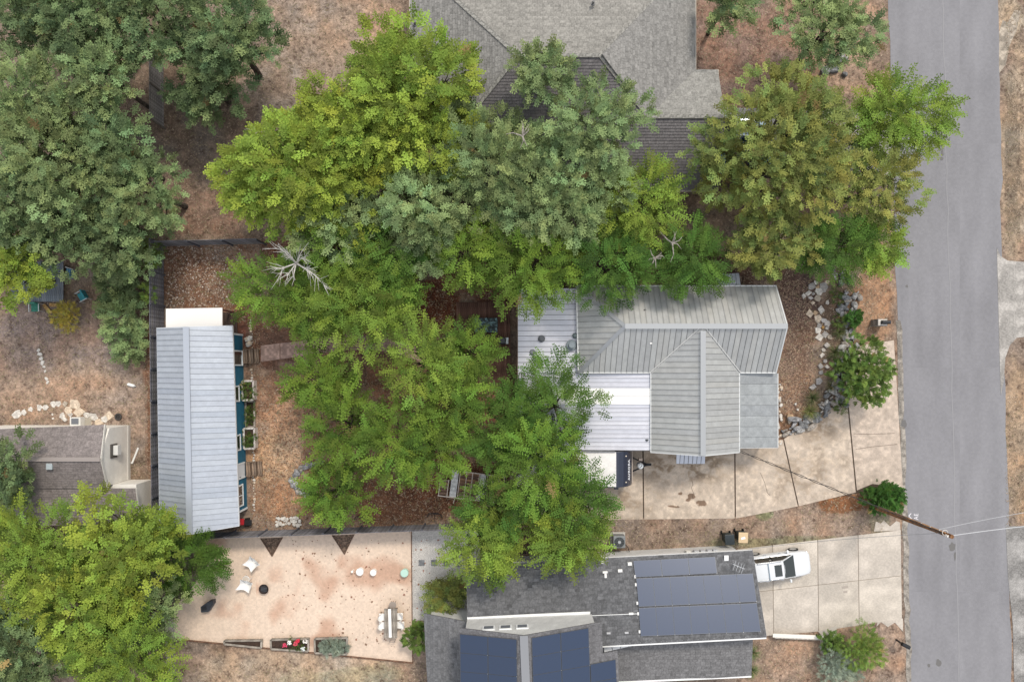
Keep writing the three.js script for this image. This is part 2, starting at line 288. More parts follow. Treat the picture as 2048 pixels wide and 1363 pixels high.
// ---------------------------------------------------------------- road and paving
{
  const t = tex(1024, 1024, (i, j) => {
    const x = i / 64, z = j / 64; const a = fbm(x * 0.5, z * 0.25, 3) - 0.5, b = vnoise(x * 7, z * 7) - 0.5, r = hash2(i, j) - 0.5, s = vnoise(x * 1.6, z * 0.22 + 60) - 0.5;
    const m = 1 + 0.13 * a + 0.05 * b + 0.07 * r + 0.06 * s; return [134 * m, 134 * m, 138 * m];
  });
  t.repeat.set(1 / 16, 1 / 16);
  const m = new THREE.MeshStandardMaterial({ map: t, roughness: 0.92, bumpMap: grain(1.3, 0.8, 64, 32), bumpScale: 0.006 });
  const L = [], Rr = []; for (let i = 0; i <= 60; i++) { const y = -700 + i * 46, n = (vnoise(i * 1.7, 3) - 0.5) * 5, n2 = (vnoise(i * 1.9, 8) - 0.5) * 6; L.push([1777 + 0.0295 * y + n, y]); Rr.push([1988 + 0.024 * y + (y > 400 ? 4 : 8) + n2, y]); }
  solo('road', sheet(PX([...L, ...Rr.reverse()]), 0.012), m, 'wide grey asphalt street running past the front plots', 'road', null, 'structure');
  const edge = mat('#b3aca2', 0.9, 0, { grain: [2, 0.4, 32, 8] });
  const strip = []; for (let i = 0; i <= 40; i++) { const y = 640 + i * 20, n = (vnoise(i * 0.9, 23) - 0.5) * 4; strip.push([1777 + 0.0295 * y - 3 + n, y]); } const s2 = strip.map(([x, y], i) => [x + 9 + 3 * vnoise(i * 1.3, 40), y]).reverse();
  solo('road_edge', sheet(PX([...strip, ...s2]), 0.016), edge, 'thin pale concrete edge strip along the near side of the asphalt', 'kerb', null, 'structure');
  // joint down the middle of the carriageway: narrow tar seam
  const seam = []; for (let i = 0; i <= 50; i++) { const y = -300 + i * 40; seam.push(W(1886 + 0.024 * y + (vnoise(i, 70) - 0.5) * 3, y, 0.013)); }
  solo('paving_seam', merge(seam.slice(1).map((b, i) => bar(seam[i], b, 0.06, 0.012))), mat('#929295', 0.9), 'faint lighter paving seam down the middle of the asphalt', 'seam', null, 'structure');
  const stain = mat('#6e6d6c', 0.9);
  [[1905, 1093, 7, 9], [1910, 1112, 2.5, 9], [1885, 305, 3, 9], [1884, 318, 3, 4], [1878, 1325, 6, 9], [1858, 1330, 3, 4], [1808, 847, 6, 8], [1814, 572, 3, 3]].forEach(([x, y, a, b], i) => { const R = rng(200 + i), p = []; for (let k = 0; k < 11; k++) { const q = k / 11 * 6.283, r = 0.65 + 0.5 * R(); p.push([x + Math.cos(q) * a * r, y + Math.sin(q) * b * r]); } solo('tar_stain', sheet(PX(p), 0.019 + i * 0.0003), stain, 'small dark tar stain on the grey asphalt', 'stain', 'dark stains on the road', 'structure'); });
}
const font = await new FontLoader().loadAsync('fonts/droid/droid_sans_regular.typeface.json');
const fontBold = await new FontLoader().loadAsync('fonts/droid/droid_sans_bold.typeface.json');
{ // spray-painted survey marks on the road
  const paint = mat('#e4e2e6', 0.8), g = thing('survey_mark', 'white spray-painted letters and arrow beside the kerb bush', 'marking', W(1828, 1030, 0.013));
  const word = new TextGeometry('AE', { font, size: 0.3, depth: 0.004, curveSegments: 3 }); word.rotateX(-Math.PI / 2); word.rotateY(Math.PI / 2); const p = W(1837, 1039, 0.014); word.translate(p.x, p.y, p.z); part(g, 'letters', word, paint);
  part(g, 'arrow', merge([bar(W(1818, 1031, 0.018), W(1823, 1026, 0.018), 0.05, 0.008), bar(W(1818, 1031, 0.018), W(1824, 1037, 0.018), 0.05, 0.008)]), paint);
}
// concrete of the main driveway: grime, tyre dirt and oil where the photograph shows them
const DRIVE = (() => {
  const x0 = 990, y0 = 660, wpx = 840, hpx = 400, s = 1.6, w = Math.round(wpx * s), h = Math.round(hpx * s);
  const t = tex(w, h, (i, j) => {
    const px = x0 + i / s, py = y0 + j / s; let c = [205, 190, 173];
    const n = fbm(px / 26, py / 18, 4), n2 = fbm(px / 7 + 30, py / 7, 3), n3 = fbm(px / 90, py / 30 + 9, 3);
    const zone = clamp(1 - Math.hypot((px - 1370) / 130, (py - 930) / 45)) * 1.5 + clamp(1 - Math.hypot((px - 1230) / 120, (py - 1000) / 60)) * 0.7 + clamp(1 - Math.hypot((px - 1600) / 140, (py - 940) / 80)) * 0.55 + clamp(1 - Math.hypot((px - 1640) / 60, (py - 850) / 40)) * 0.9;
    c = lerp3(c, [124, 106, 86], clamp((zone + 0.1) * smooth(0.42, 0.62, n * 0.65 + n2 * 0.35)) * 0.85);
    c = lerp3(c, [228, 212, 192], smooth(0.5, 0.8, n3 * 0.5 + n2 * 0.5) * 0.45);
    for (const [ox, oy, a, b] of [[1383, 992, 8, 5], [1377, 999, 7, 4], [1404, 1006, 14, 6], [1360, 986, 4, 3], [1345, 1012, 12, 3]]) { const d = Math.hypot((px - ox) / a, (py - oy) / b) + (n2 - 0.5) * 1.2; c = lerp3(c, [112, 88, 70], (1 - smooth(0.7, 1.1, d)) * 0.75); }
    if (px > 1700) c = lerp3(c, [206, 190, 176], 0.5);
    const m = 1 + 0.13 * (hash2(i, j) - 0.5) + 0.3 * (n2 - 0.5); return c.map(v => v * m * 0.93);
  });
  t.wrapS = t.wrapT = THREE.ClampToEdgeWrapping; t.repeat.set(K / wpx, K / hpx); t.offset.set((CX - x0) / wpx, (CY - y0) / hpx); const m = new THREE.MeshStandardMaterial({ map: t, roughness: 0.9, bumpMap: grain(1.7, 0.7, 64, 16), bumpScale: 0.004 });
  return m;
})();
{
  const g = thing('driveway', 'broad stained concrete driveway sweeping from the street to the metal-roofed house', 'driveway', W(1500, 960), null, 'structure');
  const slabs = [
    [[1020, 893], [1284.6, 893], [1286, 1038], [1020, 1042]], [[1287.4, 893], [1468.4, 893], [1469.4, 1036], [1288.4, 1038]],
    [[1471, 893], [1500, 893], [1562, 879], [1566, 879], [1595.6, 1012], [1540, 1023], [1472, 1036]],
    [[1568, 877], [1600, 856], [1640, 838], [1664, 815], [1694.6, 806], [1711.6, 984], [1598, 1011.4]],
    [[1697, 804], [1692, 760], [1690, 715], [1700, 700], [1722, 690], [1788, 680], [1806, 976], [1745, 967], [1714, 980]]];
  for (const s of slabs) part(g, 'slab', prism(PX(s), -0.05, 0.035, 0.006), DRIVE);
  const joint = mat('#4c4036', 0.95); part(g, 'joint_bed', sheet(PX([[1022, 895], [1560, 886], [1694, 805], [1782, 690], [1800, 970], [1600, 1008], [1470, 1033], [1022, 1040]]), 0.006), joint);
  const crack = (pts) => part(g, 'crack', merge(pts.slice(1).map((b, i) => bar(W(...pts[i], 0.0352), W(...b, 0.0352), 0.025, 0.003))), joint);
  crack([[1384, 960], [1386, 968], [1383, 975], [1387, 985], [1384, 1000]]); crack([[1521, 945], [1530, 965], [1535, 985], [1540, 990]]); crack([[1708, 867], [1740, 868], [1790, 866]]); crack([[1712, 898], [1745, 893], [1795, 888]]);
}
{
  const cm = ['#d3cabd', '#d7cec1', '#cfc6ba', '#d5ccc0'].map((c, i) => mat(c, 0.9, 0, { grain: [3 + i * 0.4, 0.16, 48, 6] }));
  const g = thing('driveway', 'clean pale concrete driveway of squared slabs beside the solar roof', 'driveway', W(1660, 1170), null, 'structure');
  const top = x => 1098 - (x - 1475) * 0.118, mid = x => 1182 - (x - 1520) * 0.112, bot = x => x < 1634 ? 1271 - (x - 1525) * 0.07 : 1262 - (x - 1634) * 0.155;
  const xs = [[1475, 1544, 1475, 1546], [1546, 1634, 1548, 1636], [1636, 1715, 1638, 1718], [1717, 1801, 1720, 1804]];
  xs.forEach(([a, b], i) => { part(g, 'slab', prism(PX([[a, top(a)], [b + 0.6, top(b)], [b + 1.6, mid(b) - 0.5], [a + 1, mid(a) - 0.5]]), -0.05, 0.035, 0.005), cm[i % 4]); part(g, 'slab', prism(PX([[a + 1, mid(a) + 0.6], [b + 1.6, mid(b) + 0.6], [b + 3, bot(b)], [a + 2, bot(a)]]), -0.05, 0.035, 0.005), cm[(i + 2) % 4]); });
  part(g, 'joint_bed', sheet(PX([[1478, 1100], [1799, 1064], [1802, 1236], [1480, 1270]]), 0.006), mat('#958b7e', 0.95));
  for (const c of [[[1748, 1062], [1752, 1042], [1762, 1046], [1768, 1040], [1780, 1052], [1793, 1041], [1800, 1044], [1801, 1060]], [[1756, 1240], [1753, 1252], [1762, 1243], [1776, 1253], [1790, 1244], [1806, 1262], [1806, 1236]]]) part(g, 'apron_corner', prism(PX(c), -0.05, 0.032, 0.004), cm[2]);
  const st = mat('#a89f95', 0.9); part(g, 'oil_stain', sheet(PX([[1683, 1172], [1696, 1170], [1697, 1175], [1684, 1177]]), 0.039), st); part(g, 'oil_stain', sheet(PX([[1686, 1181], [1695, 1180], [1694, 1185], [1687, 1185]]), 0.039), st);
}
{ // paving across the street and the north neighbour's drive
  const cm = mat('#c4c0ba', 0.9, 0, { grain: [3.3, 0.3, 40, 6] });
  solo('side_driveway', prism(PX([[1994, 495], [2001, 512], [2016, 521], [2080, 526], [2080, 670], [2034, 675], [2020, 690], [2011, 715], [2008, 760], [2002, 790], [1999, 700]]), -0.05, 0.03, 0.005), cm, 'pale concrete drive mouth across the street by two dry lawns', 'driveway', null, 'structure');
  solo('sidewalk', prism(PX([[2012, 1052], [2090, 1050], [2090, 1420], [2030, 1420], [2026, 1250], [2016, 1150]]), -0.05, 0.03, 0.005), mat('#b3b1ae', 0.9, 0, { grain: [2.7, 0.35, 40, 6] }), 'pale worn paving across the street, lower right corner', 'sidewalk', null, 'structure');
  solo('caliche_patch', sheet(PX([[1997, 70], [2006, 40], [2016, 45], [2030, 20], [2042, 22], [2034, 60], [2020, 90], [2012, 130], [1996, 150]]), 0.008), mat('#cbbfae', 0.95, 0, { grain: [1.7, 0.4, 48, 8] }), 'patch of pale gravel at the far roadside', 'gravel', null, 'structure');
  const g = thing('driveway', 'pale concrete drive half hidden under the olive tree', 'driveway', W(1600, 280), null, 'structure');
  part(g, 'slab', prism(PX([[1440, 215], [1618, 218], [1618, 352], [1440, 352]]), -0.05, 0.03, 0.005), cm); part(g, 'slab', prism(PX([[1620, 218], [1700, 218], [1786, 200], [1787, 352], [1620, 352]]), -0.05, 0.03, 0.005), cm);
}
{ // south neighbour's sand court, gravel strip, stepping stones
  const t = tex(768, 512, (i, j) => { const x = i / 42, z = j / 42, a = fbm(x * 0.4, z * 0.4, 3) - 0.5, b = vnoise(x * 8, z * 8) - 0.5, r = hash2(i, j) - 0.5; let c = [231, 210, 190]; c = lerp3(c, [202, 168, 146], smooth(0.08, 0.3, a)); const m = 1 + 0.08 * b + 0.08 * r + 0.08 * a; return c.map(v => v * m * 0.95); });
  t.repeat.set(42 / 768, 42 / 512);
  solo('sand_court', sheet(PX([[396, 1076], [822, 1060], [826, 1324], [400, 1284], [346, 1278], [348, 1215], [380, 1180], [420, 1120]]), 0.006), new THREE.MeshStandardMaterial({ map: t, roughness: 0.97, bumpMap: grain(1.1, 0.8, 64, 24), bumpScale: 0.01 }), 'smooth pale tan sand court behind the southern house', 'sand', null, 'structure');
  const gm = tex(512, 512, (i, j) => { const r = hash2(i >> 1, j >> 1), a = fbm(i / 60, j / 60, 3) - 0.5; const m = 0.72 + 0.34 * r + 0.15 * a; return [212 * m, 209 * m, 204 * m]; }); gm.repeat.set(1 / 6, 1 / 6);
  solo('gravel_strip', sheet(PX([[823.5, 1062], [960, 1058], [960, 1240], [825, 1240]]), 0.009), new THREE.MeshStandardMaterial({ map: gm, roughness: 0.97, bumpMap: gm, bumpScale: 0.02 }), 'white gravel strip beside the sand court', 'gravel', null, 'structure');
  const pv = mat('#8d9094', 0.9, 0, { grain: [1.3, 0.3, 32, 8] });
  const pg = thing('stepping_path', 'row of four square grey pavers set in the white gravel', 'paving', W(880, 1126), null, 'structure');
  [[843, 1125], [868, 1125], [893, 1126], [918, 1127]].forEach(([x, y]) => part(pg, 'paver', prism(PX([[x - 6, y - 6], [x + 6, y - 6], [x + 6, y + 6], [x - 6, y + 6]]), -0.02, 0.03, 0.006), pv));
  solo('edging_board', merge([bar(W(346, 1277, 0.05), W(826, 1325, 0.05), 0.06, 0.16), bar(W(822.6, 1062, 0.03), W(825, 1325, 0.03), 0.05, 0.1)]), mat('#8b6a55', 0.9, 0, { grain: [1, 0.4, 32, 8] }), 'thin rusty edging round the sand court', 'edging');
  // triangular beds against the fence
  [[[521, 1076], [565, 1074], [544, 1112], 'triangular bed edged in steel below the western fence posts'], [[664, 1070], [708, 1068], [689, 1108], 'triangular bed edged in steel nearer the white gravel']].forEach(([a, b, c, l]) => {
    const g = thing('garden_bed', l, 'bed', W(...c), 'triangular beds in the sand court');
    part(g, 'soil', sheet(PX([a, b, c]), 0.012), mat('#9a8270', 0.97, 0, { grain: [0.9, 0.6, 48, 12] }));
    for (const e of [a, b]) part(g, 'edge_strip', bar(W(...e, 0.04), W(...c, 0.04), 0.04, 0.1), mat('#6a5344', 0.85));
  });
}
// footpath of pinkish concrete through the yard: cast sections
{
  const g = thing('footpath', 'pinkish concrete path from the teal studio steps into the trees', 'path', W(600, 705), null, 'structure');
  const pts = [[521, 691, 723], [560, 686, 718], [600, 682, 712], [640, 676, 706], [700, 668, 700], [760, 672, 700], [820, 690, 716], [905, 715, 745]];
  const m = ['#d0b0a2', '#cbab9e', '#d5b5a8'].map(c => mat(c, 0.92, 0, { grain: [1.6, 0.35, 64, 10] }));
  for (let i = 0; i + 1 < pts.length; i++) { const [x, a, b] = pts[i], [X, A, B] = pts[i + 1]; part(g, 'slab', prism(PX([[x + 0.6, a], [X - 0.6, A], [X - 0.6, B], [x + 0.6, b]]), -0.03, 0.04, 0.006), m[i % 3]); }
}
// ---------------------------------------------------------------- main house with sheet-metal roofs
const down = (x, z) => V(x, -0.001, z);
const GLASS = mat('#22282b', 0.12, 0, { key: 'gl', phys: { clearcoat: 1, clearcoatRoughness: 0.05 } });
{
  const he = 2.75, hr = 4.65, g = thing('main_house', 'grey standing-seam metal roofed house with hip end and cross gable', 'house', W(1350, 720));
  const galv = ['#bdbfbe', '#c2c4c2', '#b8bab9', '#c0c1be'].map((c, i) => mat(c, 0.42, 0.35, { key: 'gv' + i, grain: [3.7 + i, 0.07, 40, 14, 1] }));
  const NW = W(1153, 575, he), NE = W(1552, 568, he), SW = W(1157, 746, he), SE = W(1556, 744, he);
  const zr = (NE.z + SE.z) / 2 - 0.05; NW.z = (NW.z + NE.z) / 2; NE.z = NW.z; SE.z = SW.z = W(1300, 745, he).z; SE.x = NE.x;
  const RW = W(1250, 652, hr), RE = V(NE.x + 0.02, hr, RW.z);
  metalRoof(g, [NW, NE, RE, RW], down(0, -1), 0.37, galv, { seed: 2, offset: 0.2 });
  // cross gable geometry first, to cut the south slope at the valleys
  const gx0 = W(1302, 800, he).x, gx1 = W(1479, 800, he).x, gz = W(1400, 904, he).z, gxm = (gx0 + gx1) / 2;
  const Rn = V(gxm, hr - 0.01, RW.z), Rs = V(gxm, hr - 0.01, gz), VW = V(gx0, he, SW.z), VE = V(gx1, he, SW.z);
  metalRoof(g, [SW, VW, Rn, RW], down(0, 1), 0.37, galv, { seed: 3, offset: 0.1 });
  metalRoof(g, [VE, SE, RE, Rn], down(0, 1), 0.37, galv, { seed: 4, offset: 0.35 });
  metalRoof(g, [NW, RW, SW], down(-1, 0), 0.37, galv, { seed: 5, offset: 0.15 });
  metalRoof(g, [VW, V(gx0, he, gz), Rs, Rn], down(-1, 0), 0.37, galv, { seed: 6, offset: 0.3 });
  metalRoof(g, [VE, V(gx1, he, gz), Rs, Rn], down(1, 0), 0.37, galv, { seed: 7, offset: 0.05 });
  const cap = mat('#a4a8ab', 0.5, 0.3), cap2 = mat('#9da1a5', 0.45, 0.35);
  ridgeCap(g, [RW, RE], 0.34, cap); ridgeCap(g, [V(Rn.x, hr + 0.01, Rn.z + 0.3), V(Rs.x, hr + 0.01, Rs.z)], 0.34, cap);
  ridgeCap(g, [RW.clone().add(V(0, 0.0, 0)), NW], 0.24, cap2, 'hip_cap'); ridgeCap(g, [RW, SW], 0.24, cap2, 'hip_cap');
  for (const v of [VW, VE]) { part(g, 'valley_flashing', merge([-0.09, 0.09].map(s => bar(Rn.clone().add(V(s, 0.015, 0)), v.clone().add(V(s, 0.035, 0)), 0.05, 0.05))), mat('#d5d5d2', 0.4, 0.3)); }
  const trim = mat('#cfd2d2', 0.5, 0.2);
  for (const [a, b] of [[NW, NE], [SW, VW], [VE, SE], [NW, SW], [NE, RE], [RE, SE]]) part(g, 'eave_trim', bar(a.clone().add(V(0, -0.05, 0)), b.clone().add(V(0, -0.05, 0)), 0.09, 0.16), trim);
  for (const [a, b] of [[V(gx0, he, gz), Rs], [Rs, V(gx1, he, gz)], [VW, V(gx0, he, gz)], [VE, V(gx1, he, gz)]]) part(g, 'eave_trim', bar(a.clone().add(V(0, -0.055, 0)), b.clone().add(V(0, -0.055, 0)), 0.08, 0.15), trim);
  // walls
  const wallM = mat('#c9c6bd', 0.85, 0, { grain: [2, 0.15, 40, 6] });
  part(g, 'wall', prism([[NW.x + 0.45, NW.z + 0.45], [NE.x - 0.4, NE.z + 0.45], [NE.x - 0.4, SE.z - 0.4], [SW.x + 0.45, SW.z - 0.4]], 0, 2.62), wallM);
  part(g, 'wall', prism([[gx0 + 0.45, SW.z - 0.42], [gx1 - 0.45, SW.z - 0.42], [gx1 - 0.45, gz - 0.35], [gx0 + 0.45, gz - 0.35]], 0, 2.6), wallM);
  { const y = 2.6, a = V(gx0 + 0.45, y, gz - 0.35), b = V(gx1 - 0.45, y, gz - 0.35), c = V(gxm, hr - 0.22, gz - 0.35); part(g, 'gable_wall', thick([a, b, c], V(0, 0, 1), -0.1), wallM); const e = NE.x - 0.4; part(g, 'gable_wall', thick([V(e, 2.62, NE.z + 0.5), V(e, 2.62, SE.z - 0.5), V(e, hr - 0.3, RW.z)], V(1, 0, 0), -0.1), wallM); }
  const win = (x, y, z, w, h, alongX) => { const f = part(g, 'window', alongX ? box(w, h, 0.08, x, y, z) : box(0.08, h, w, x, y, z), mat('#e6e6e2', 0.6)); part(f, 'pane', alongX ? box(w - 0.16, h - 0.16, 0.1, x, y, z) : box(0.1, h - 0.16, w - 0.16, x, y, z), GLASS); };
  win(NE.x - 0.38, 1.5, -4, 1.4, 1.2, false); win(NE.x - 0.38, 1.5, -1.4, 1.4, 1.2, false); win(gxm - 1.2, 1.4, gz - 0.33, 1.2, 1.1, true);
  part(g, 'door', box(0.95, 2.05, 0.08, gxm + 0.6, 1.05, gz - 0.33), mat('#5b6b6c', 0.6));
  // white ribbed lean-to roof over the west side and carport
  const white = ['#d3d5de', '#d9dbe3', '#cdd0da'].map((c, i) => mat(c, 0.4, 0.12, { key: 'wh' + i, grain: [4 + i, 0.05, 40, 14] })), bright = mat('#f2f2f0', 0.45, 0, { key: 'br' });
  const hw = 2.22, hx = 2.62, lx = W(1036, 700, hw).x, mx = W(1158, 700, 2.45).x + 0.1, rx = W(1305, 800, hx).x, slope = (hx - hw) / (rx - lx), yAt = x => hw + (x - lx) * slope;
  const n0 = W(1100, 576, 2.4).z, s0 = W(1100, 747, 2.55).z, s1 = W(1200, 900, 2.45).z;
  metalRoof(g, [V(lx, yAt(lx), n0), V(mx, yAt(mx), n0), V(mx, yAt(mx), s0 - 0.004), V(lx, yAt(lx), s0 - 0.004)], down(-1, 0), 0.36, white, { seed: 8, gap: 0.03, ribs: [0], seamH: 0.035, ribH: 0.03, under: mat('#44464c', 0.9) });  // dark lines of underlay stand in for shading of the corrugation
  metalRoof(g, [V(lx, yAt(lx), s0), V(rx, yAt(rx), s0), V(rx, yAt(rx), s1), V(lx, yAt(lx), s1)], down(-1, 0), 0.29, white, { seed: 9, gap: 0.022, ribs: [0], seamH: 0.035, seamW: 0.06, under: mat('#74777f', 0.9) });
  // the two newer bright sheets laid across the carport roof
  { const z0 = W(1240, 776, 2.6).z, z1 = W(1240, 808, 2.6).z, zm = (z0 + z1) / 2; for (const [a, b] of [[z0, zm - 0.01], [zm + 0.01, z1]]) { const x0 = lx + 0.4; part(g, 'bright_roof_sheet', thick([V(x0, yAt(x0) + 0.045, a), V(rx, yAt(rx) + 0.045, a), V(rx, yAt(rx) + 0.045, b), V(x0, yAt(x0) + 0.045, b)], V(0, 1, 0), 0.012), bright); } }
  for (const [x, z] of [[lx + 0.25, s1 - 0.3], [lx + 0.25, s0 + 0.5], [lx + 0.25, n0 + 0.4], [(lx + rx) / 2, s1 - 0.3]]) part(g, 'carport_post', box(0.12, yAt(x) - 0.1, 0.12, x, (yAt(x) - 0.1) / 2, z), mat('#6b5a4a', 0.85));
  part(g, 'eave_trim', bar(V(lx, hw - 0.06, s1), V(rx, hx - 0.06, s1), 0.05, 0.14), mat('#5c5f66', 0.7)); part(g, 'eave_trim', bar(V(lx - 0.03, hw - 0.08, n0), V(lx - 0.03, hw - 0.08, s1), 0.06, 0.14), mat('#6a5b4c', 0.85));
  const vent = (px, py, h, r, hh, c) => { const p = W(px, py, h); const o = part(g, 'roof_vent', merge([cyl(r, r, hh, p.x, h + hh / 2, p.z), cyl(r * 1.7, r * 1.9, 0.03, p.x, h + 0.02, p.z)]), mat(c, 0.5, 0.2)); return o; };
  vent(1083, 677, 2.36, 0.13, 0.22, '#5f6368'); vent(1143, 690, 2.5, 0.2, 0.35, '#7f8a90'); vent(1150, 671, 2.5, 0.1, 0.2, '#5d6a6c'); vent(1065, 704, 2.3, 0.11, 0.15, '#777b80'); vent(1288, 621, 3.6, 0.08, 0.35, '#3a3b3d'); vent(1301, 686, 3.8, 0.07, 0.2, '#e9e9e6'); vent(1294, 879, 2.6, 0.06, 0.15, '#4c4f52');
  // front porch roof, low and weathered
  const pm = ['#a2a7a9', '#a7acae', '#9da2a5'].map((c, i) => mat(c, 0.55, 0.25, { key: 'pm' + i, grain: [2.3 + i * 0.6, 0.14, 40, 9] })), px0 = W(1479, 800, 2.62).x, px1 = W(1556, 800, 2.35).x, pz0 = W(1500, 746, 2.5).z, pz1 = W(1520, 895, 2.5).z;
  metalRoof(g, [V(px0, 2.62, pz0), V(px1, 2.38, pz0), V(px1, 2.38, pz1), V(px0, 2.62, pz1)], down(1, 0), 0.72, pm, { seed: 12, gap: 0.014, seamH: 0.022, ribH: 0.012 });
  part(g, 'eave_trim', bar(V(px1, 2.32, pz0), V(px1, 2.32, pz1), 0.05, 0.14), trim); part(g, 'eave_trim', bar(V(px0, 2.56, pz1), V(px1, 2.32, pz1), 0.05, 0.14), trim);
  for (const z of [pz0 + 0.3, (pz0 + pz1) / 2, pz1 - 0.2]) part(g, 'porch_post', box(0.11, 2.3, 0.11, px1 - 0.25, 1.15, z), mat('#d8d6d0', 0.7));
  part(g, 'porch_floor', prism([[px0 - 0.4, pz0], [px1 - 0.1, pz0], [px1 - 0.1, pz1 - 0.15], [px0 - 0.4, pz1 - 0.15]], 0, 0.12, 0.01), mat('#a79f93', 0.9, 0, { grain: [1.5, 0.3, 40, 8] }));
  // small south awning and small north roof
  const aw = ['#c3c9d4', '#cbd0da'].map((c, i) => mat(c, 0.4, 0.3, { key: 'aw' + i }));
  { const a = W(1353, 900, 2.4), b = W(1411, 900, 2.4), c = W(1410, 927, 2.1), d = W(1353, 927, 2.1); metalRoof(g, [a, b, c, d], down(0, 1), 0.29, aw, { seed: 13, gap: 0.03, ribs: [0], seamH: 0.03, base: 'awning_deck' }); }
  { const a = W(1432, 548, 2.2), b = W(1478, 546, 2.2), c = W(1482, 572, 2.55), d = W(1432, 573, 2.55); metalRoof(g, [d, c, b, a], down(0, -1), 0.26, aw, { seed: 14, gap: 0.03, ribs: [0], seamH: 0.03, base: 'awning_deck' }); }
}
// ---------------------------------------------------------------- teal garden studio
{
  const he = 2.6, hr = 3.9, g = thing('garden_studio', 'long teal garden studio with grey gabled metal roof by the west fence', 'studio', W(410, 850));
  const m = ['#bac1cb', '#bfc6cf', '#b5bdc8', '#bcc3cc'].map((c, i) => mat(c, 0.4, 0.3, { key: 'st' + i, grain: [3.3 + i, 0.06, 40, 12] }));
  const NWp = W(313, 656, he), NEp = W(464, 651, he), SEp = W(477, 1051, he), SWp = W(319, 1057, he), RN = W(372, 653.5, hr), RS = W(379, 1068, hr);
  metalRoof(g, [RN, RS, SWp, NWp], down(-1, 0), 0.36, m, { seed: 21, offset: 0.25, gap: 0.018 }); metalRoof(g, [RN, RS, SEp, NEp], down(1, 0), 0.36, m, { seed: 22, offset: 0.25, gap: 0.018 });
  ridgeCap(g, [RN, RS], 0.4, mat('#b0b7c1', 0.4, 0.3));
  const tr = mat('#dfe3e6', 0.6);
  for (const [a, b] of [[NWp, RN], [RN, NEp], [SWp, RS], [RS, SEp], [NEp, SEp], [NWp, SWp]]) part(g, 'eave_trim', bar(a.clone().add(V(0, -0.08, 0)), b.clone().add(V(0, -0.08, 0)), 0.05, 0.15), tr);
  const eN = W(485.5, 668, 0), eS = W(495, 1016, 0), wN = V(NWp.x + 0.45, 0, NWp.z + 0.45), wS = V(SWp.x + 0.45, 0, SWp.z - 0.45);
  wN.z = eN.z; wS.z = eS.z; const teal = mat('#1f6f8e', 0.75, 0, { grain: [1.4, 0.14, 48, 6] });
  const foot = [[wN.x, wN.z], [eN.x, eN.z], [eS.x, eS.z], [wS.x, wS.z]]; part(g, 'wall', prism(foot, 0.12, 2.5), teal);
  part(g, 'foundation', prism(foot.map(([x, z]) => [x, z]), 0, 0.118), mat('#8d8a84', 0.9));
  for (const [a, b, r] of [[eN, wN, RN], [eS, wS, RS]]) part(g, 'gable_wall', thick([V(a.x - 0.05, 2.5, a.z), V(b.x + 0.05, 2.5, b.z), V(r.x, hr - 0.15, a.z)], V(0, 0, a === eN ? 1 : -1), 0.1), teal);
  const ed = eS.clone().sub(eN).normalize(), out = V(ed.z, 0, -ed.x), yaw = Math.atan2(ed.x, ed.z); // east wall frame
  const at = (py, y, o) => { const t = (W(490, py).z - eN.z) / (eS.z - eN.z); return eN.clone().lerp(eS, t).addScaledVector(out, o).setY(y); };
  const panel = (par, name, py0, py1, y0, y1, o, d, mm) => { const a = at(py0, 0, o), b = at(py1, 0, o), c = a.clone().add(b).multiplyScalar(0.5); return part(par, name, box(d, y1 - y0, a.distanceTo(b), c.x, (y0 + y1) / 2, c.z, yaw), mm); };
  const wtrim = mat('#e8eef0', 0.55);
  panel(g, 'corner_trim', 668, 671.5, 0.1, 2.5, 0.02, 0.06, wtrim); panel(g, 'corner_trim', 1012.5, 1016, 0.1, 2.5, 0.02, 0.06, wtrim);
  const opening = (name, a, b, y0, y1, fill, fw = 2.5) => {
    const d = panel(g, name, a + fw, b - fw, y0, y1 - 0.09, 0.015, 0.06, fill);
    const sub = (n, p0, p1, h0, h1) => { const A = at(p0, 0, 0.035), B = at(p1, 0, 0.035), c = A.clone().add(B).multiplyScalar(0.5); part(d, n, box(0.09, h1 - h0, A.distanceTo(B), c.x, (h0 + h1) / 2, c.z, yaw), wtrim); };
    sub('frame', a, a + fw, y0 - 0.002, y1); sub('frame', b - fw, b, y0 - 0.002, y1); sub('frame', a + fw, b - fw, y1 - 0.09, y1); if (name === 'window') sub('sill', a - 0.5, b + 0.5, y0 - 0.08, y0 - 0.003); return d;
  };
  const doorGlass = opening('door', 701, 731, 0.5, 2.45, GLASS); panel(g, 'threshold', 701, 731, 0.36, 0.44, 0.05, 0.12, wtrim);
  panel(g, 'door_leaf', 704, 710, 0.52, 2.2, 0.06, 0.05, mat('#4b2f26', 0.5));
  opening('window', 770, 801, 1.15, 2.2, GLASS, 2.2); opening('window', 865, 896, 1.15, 2.2, GLASS, 2.2);
  opening('door', 921, 952, 0.45, 2.45, mat('#dfe6ec', 0.5)); panel(g, 'door_handle', 947, 948.4, 1.35, 1.45, 0.09, 0.05, mat('#5d5a55', 0.4, 0.7));
  opening('window', 963, 1005, 0.95, 2.2, GLASS, 2.4); { const p = at(984, 1.55, 0.06); panel(g, 'mullion', 983.3, 984.7, 0.97, 2.1, 0.05, 0.05, wtrim); }
  // white flat canopy at the north end
  const c0 = W(331, 617, 2.3), c1 = W(444, 615, 2.3), c2 = W(444, 662, 2.3), c3 = W(331, 664, 2.3);
  part(g, 'canopy', prism([[c0.x, c0.z], [c1.x, c1.z], [c2.x, c2.z], [c3.x, c3.z]], 2.22, 2.3, 0.01), mat('#f0eeea', 0.6));
  for (const p of [c0, c1]) part(g, 'canopy_post', box(0.09, 2.2, 0.09, p.x + (p === c0 ? 0.15 : -0.15), 1.1, p.z + 0.12), mat('#5c2f2c', 0.8));
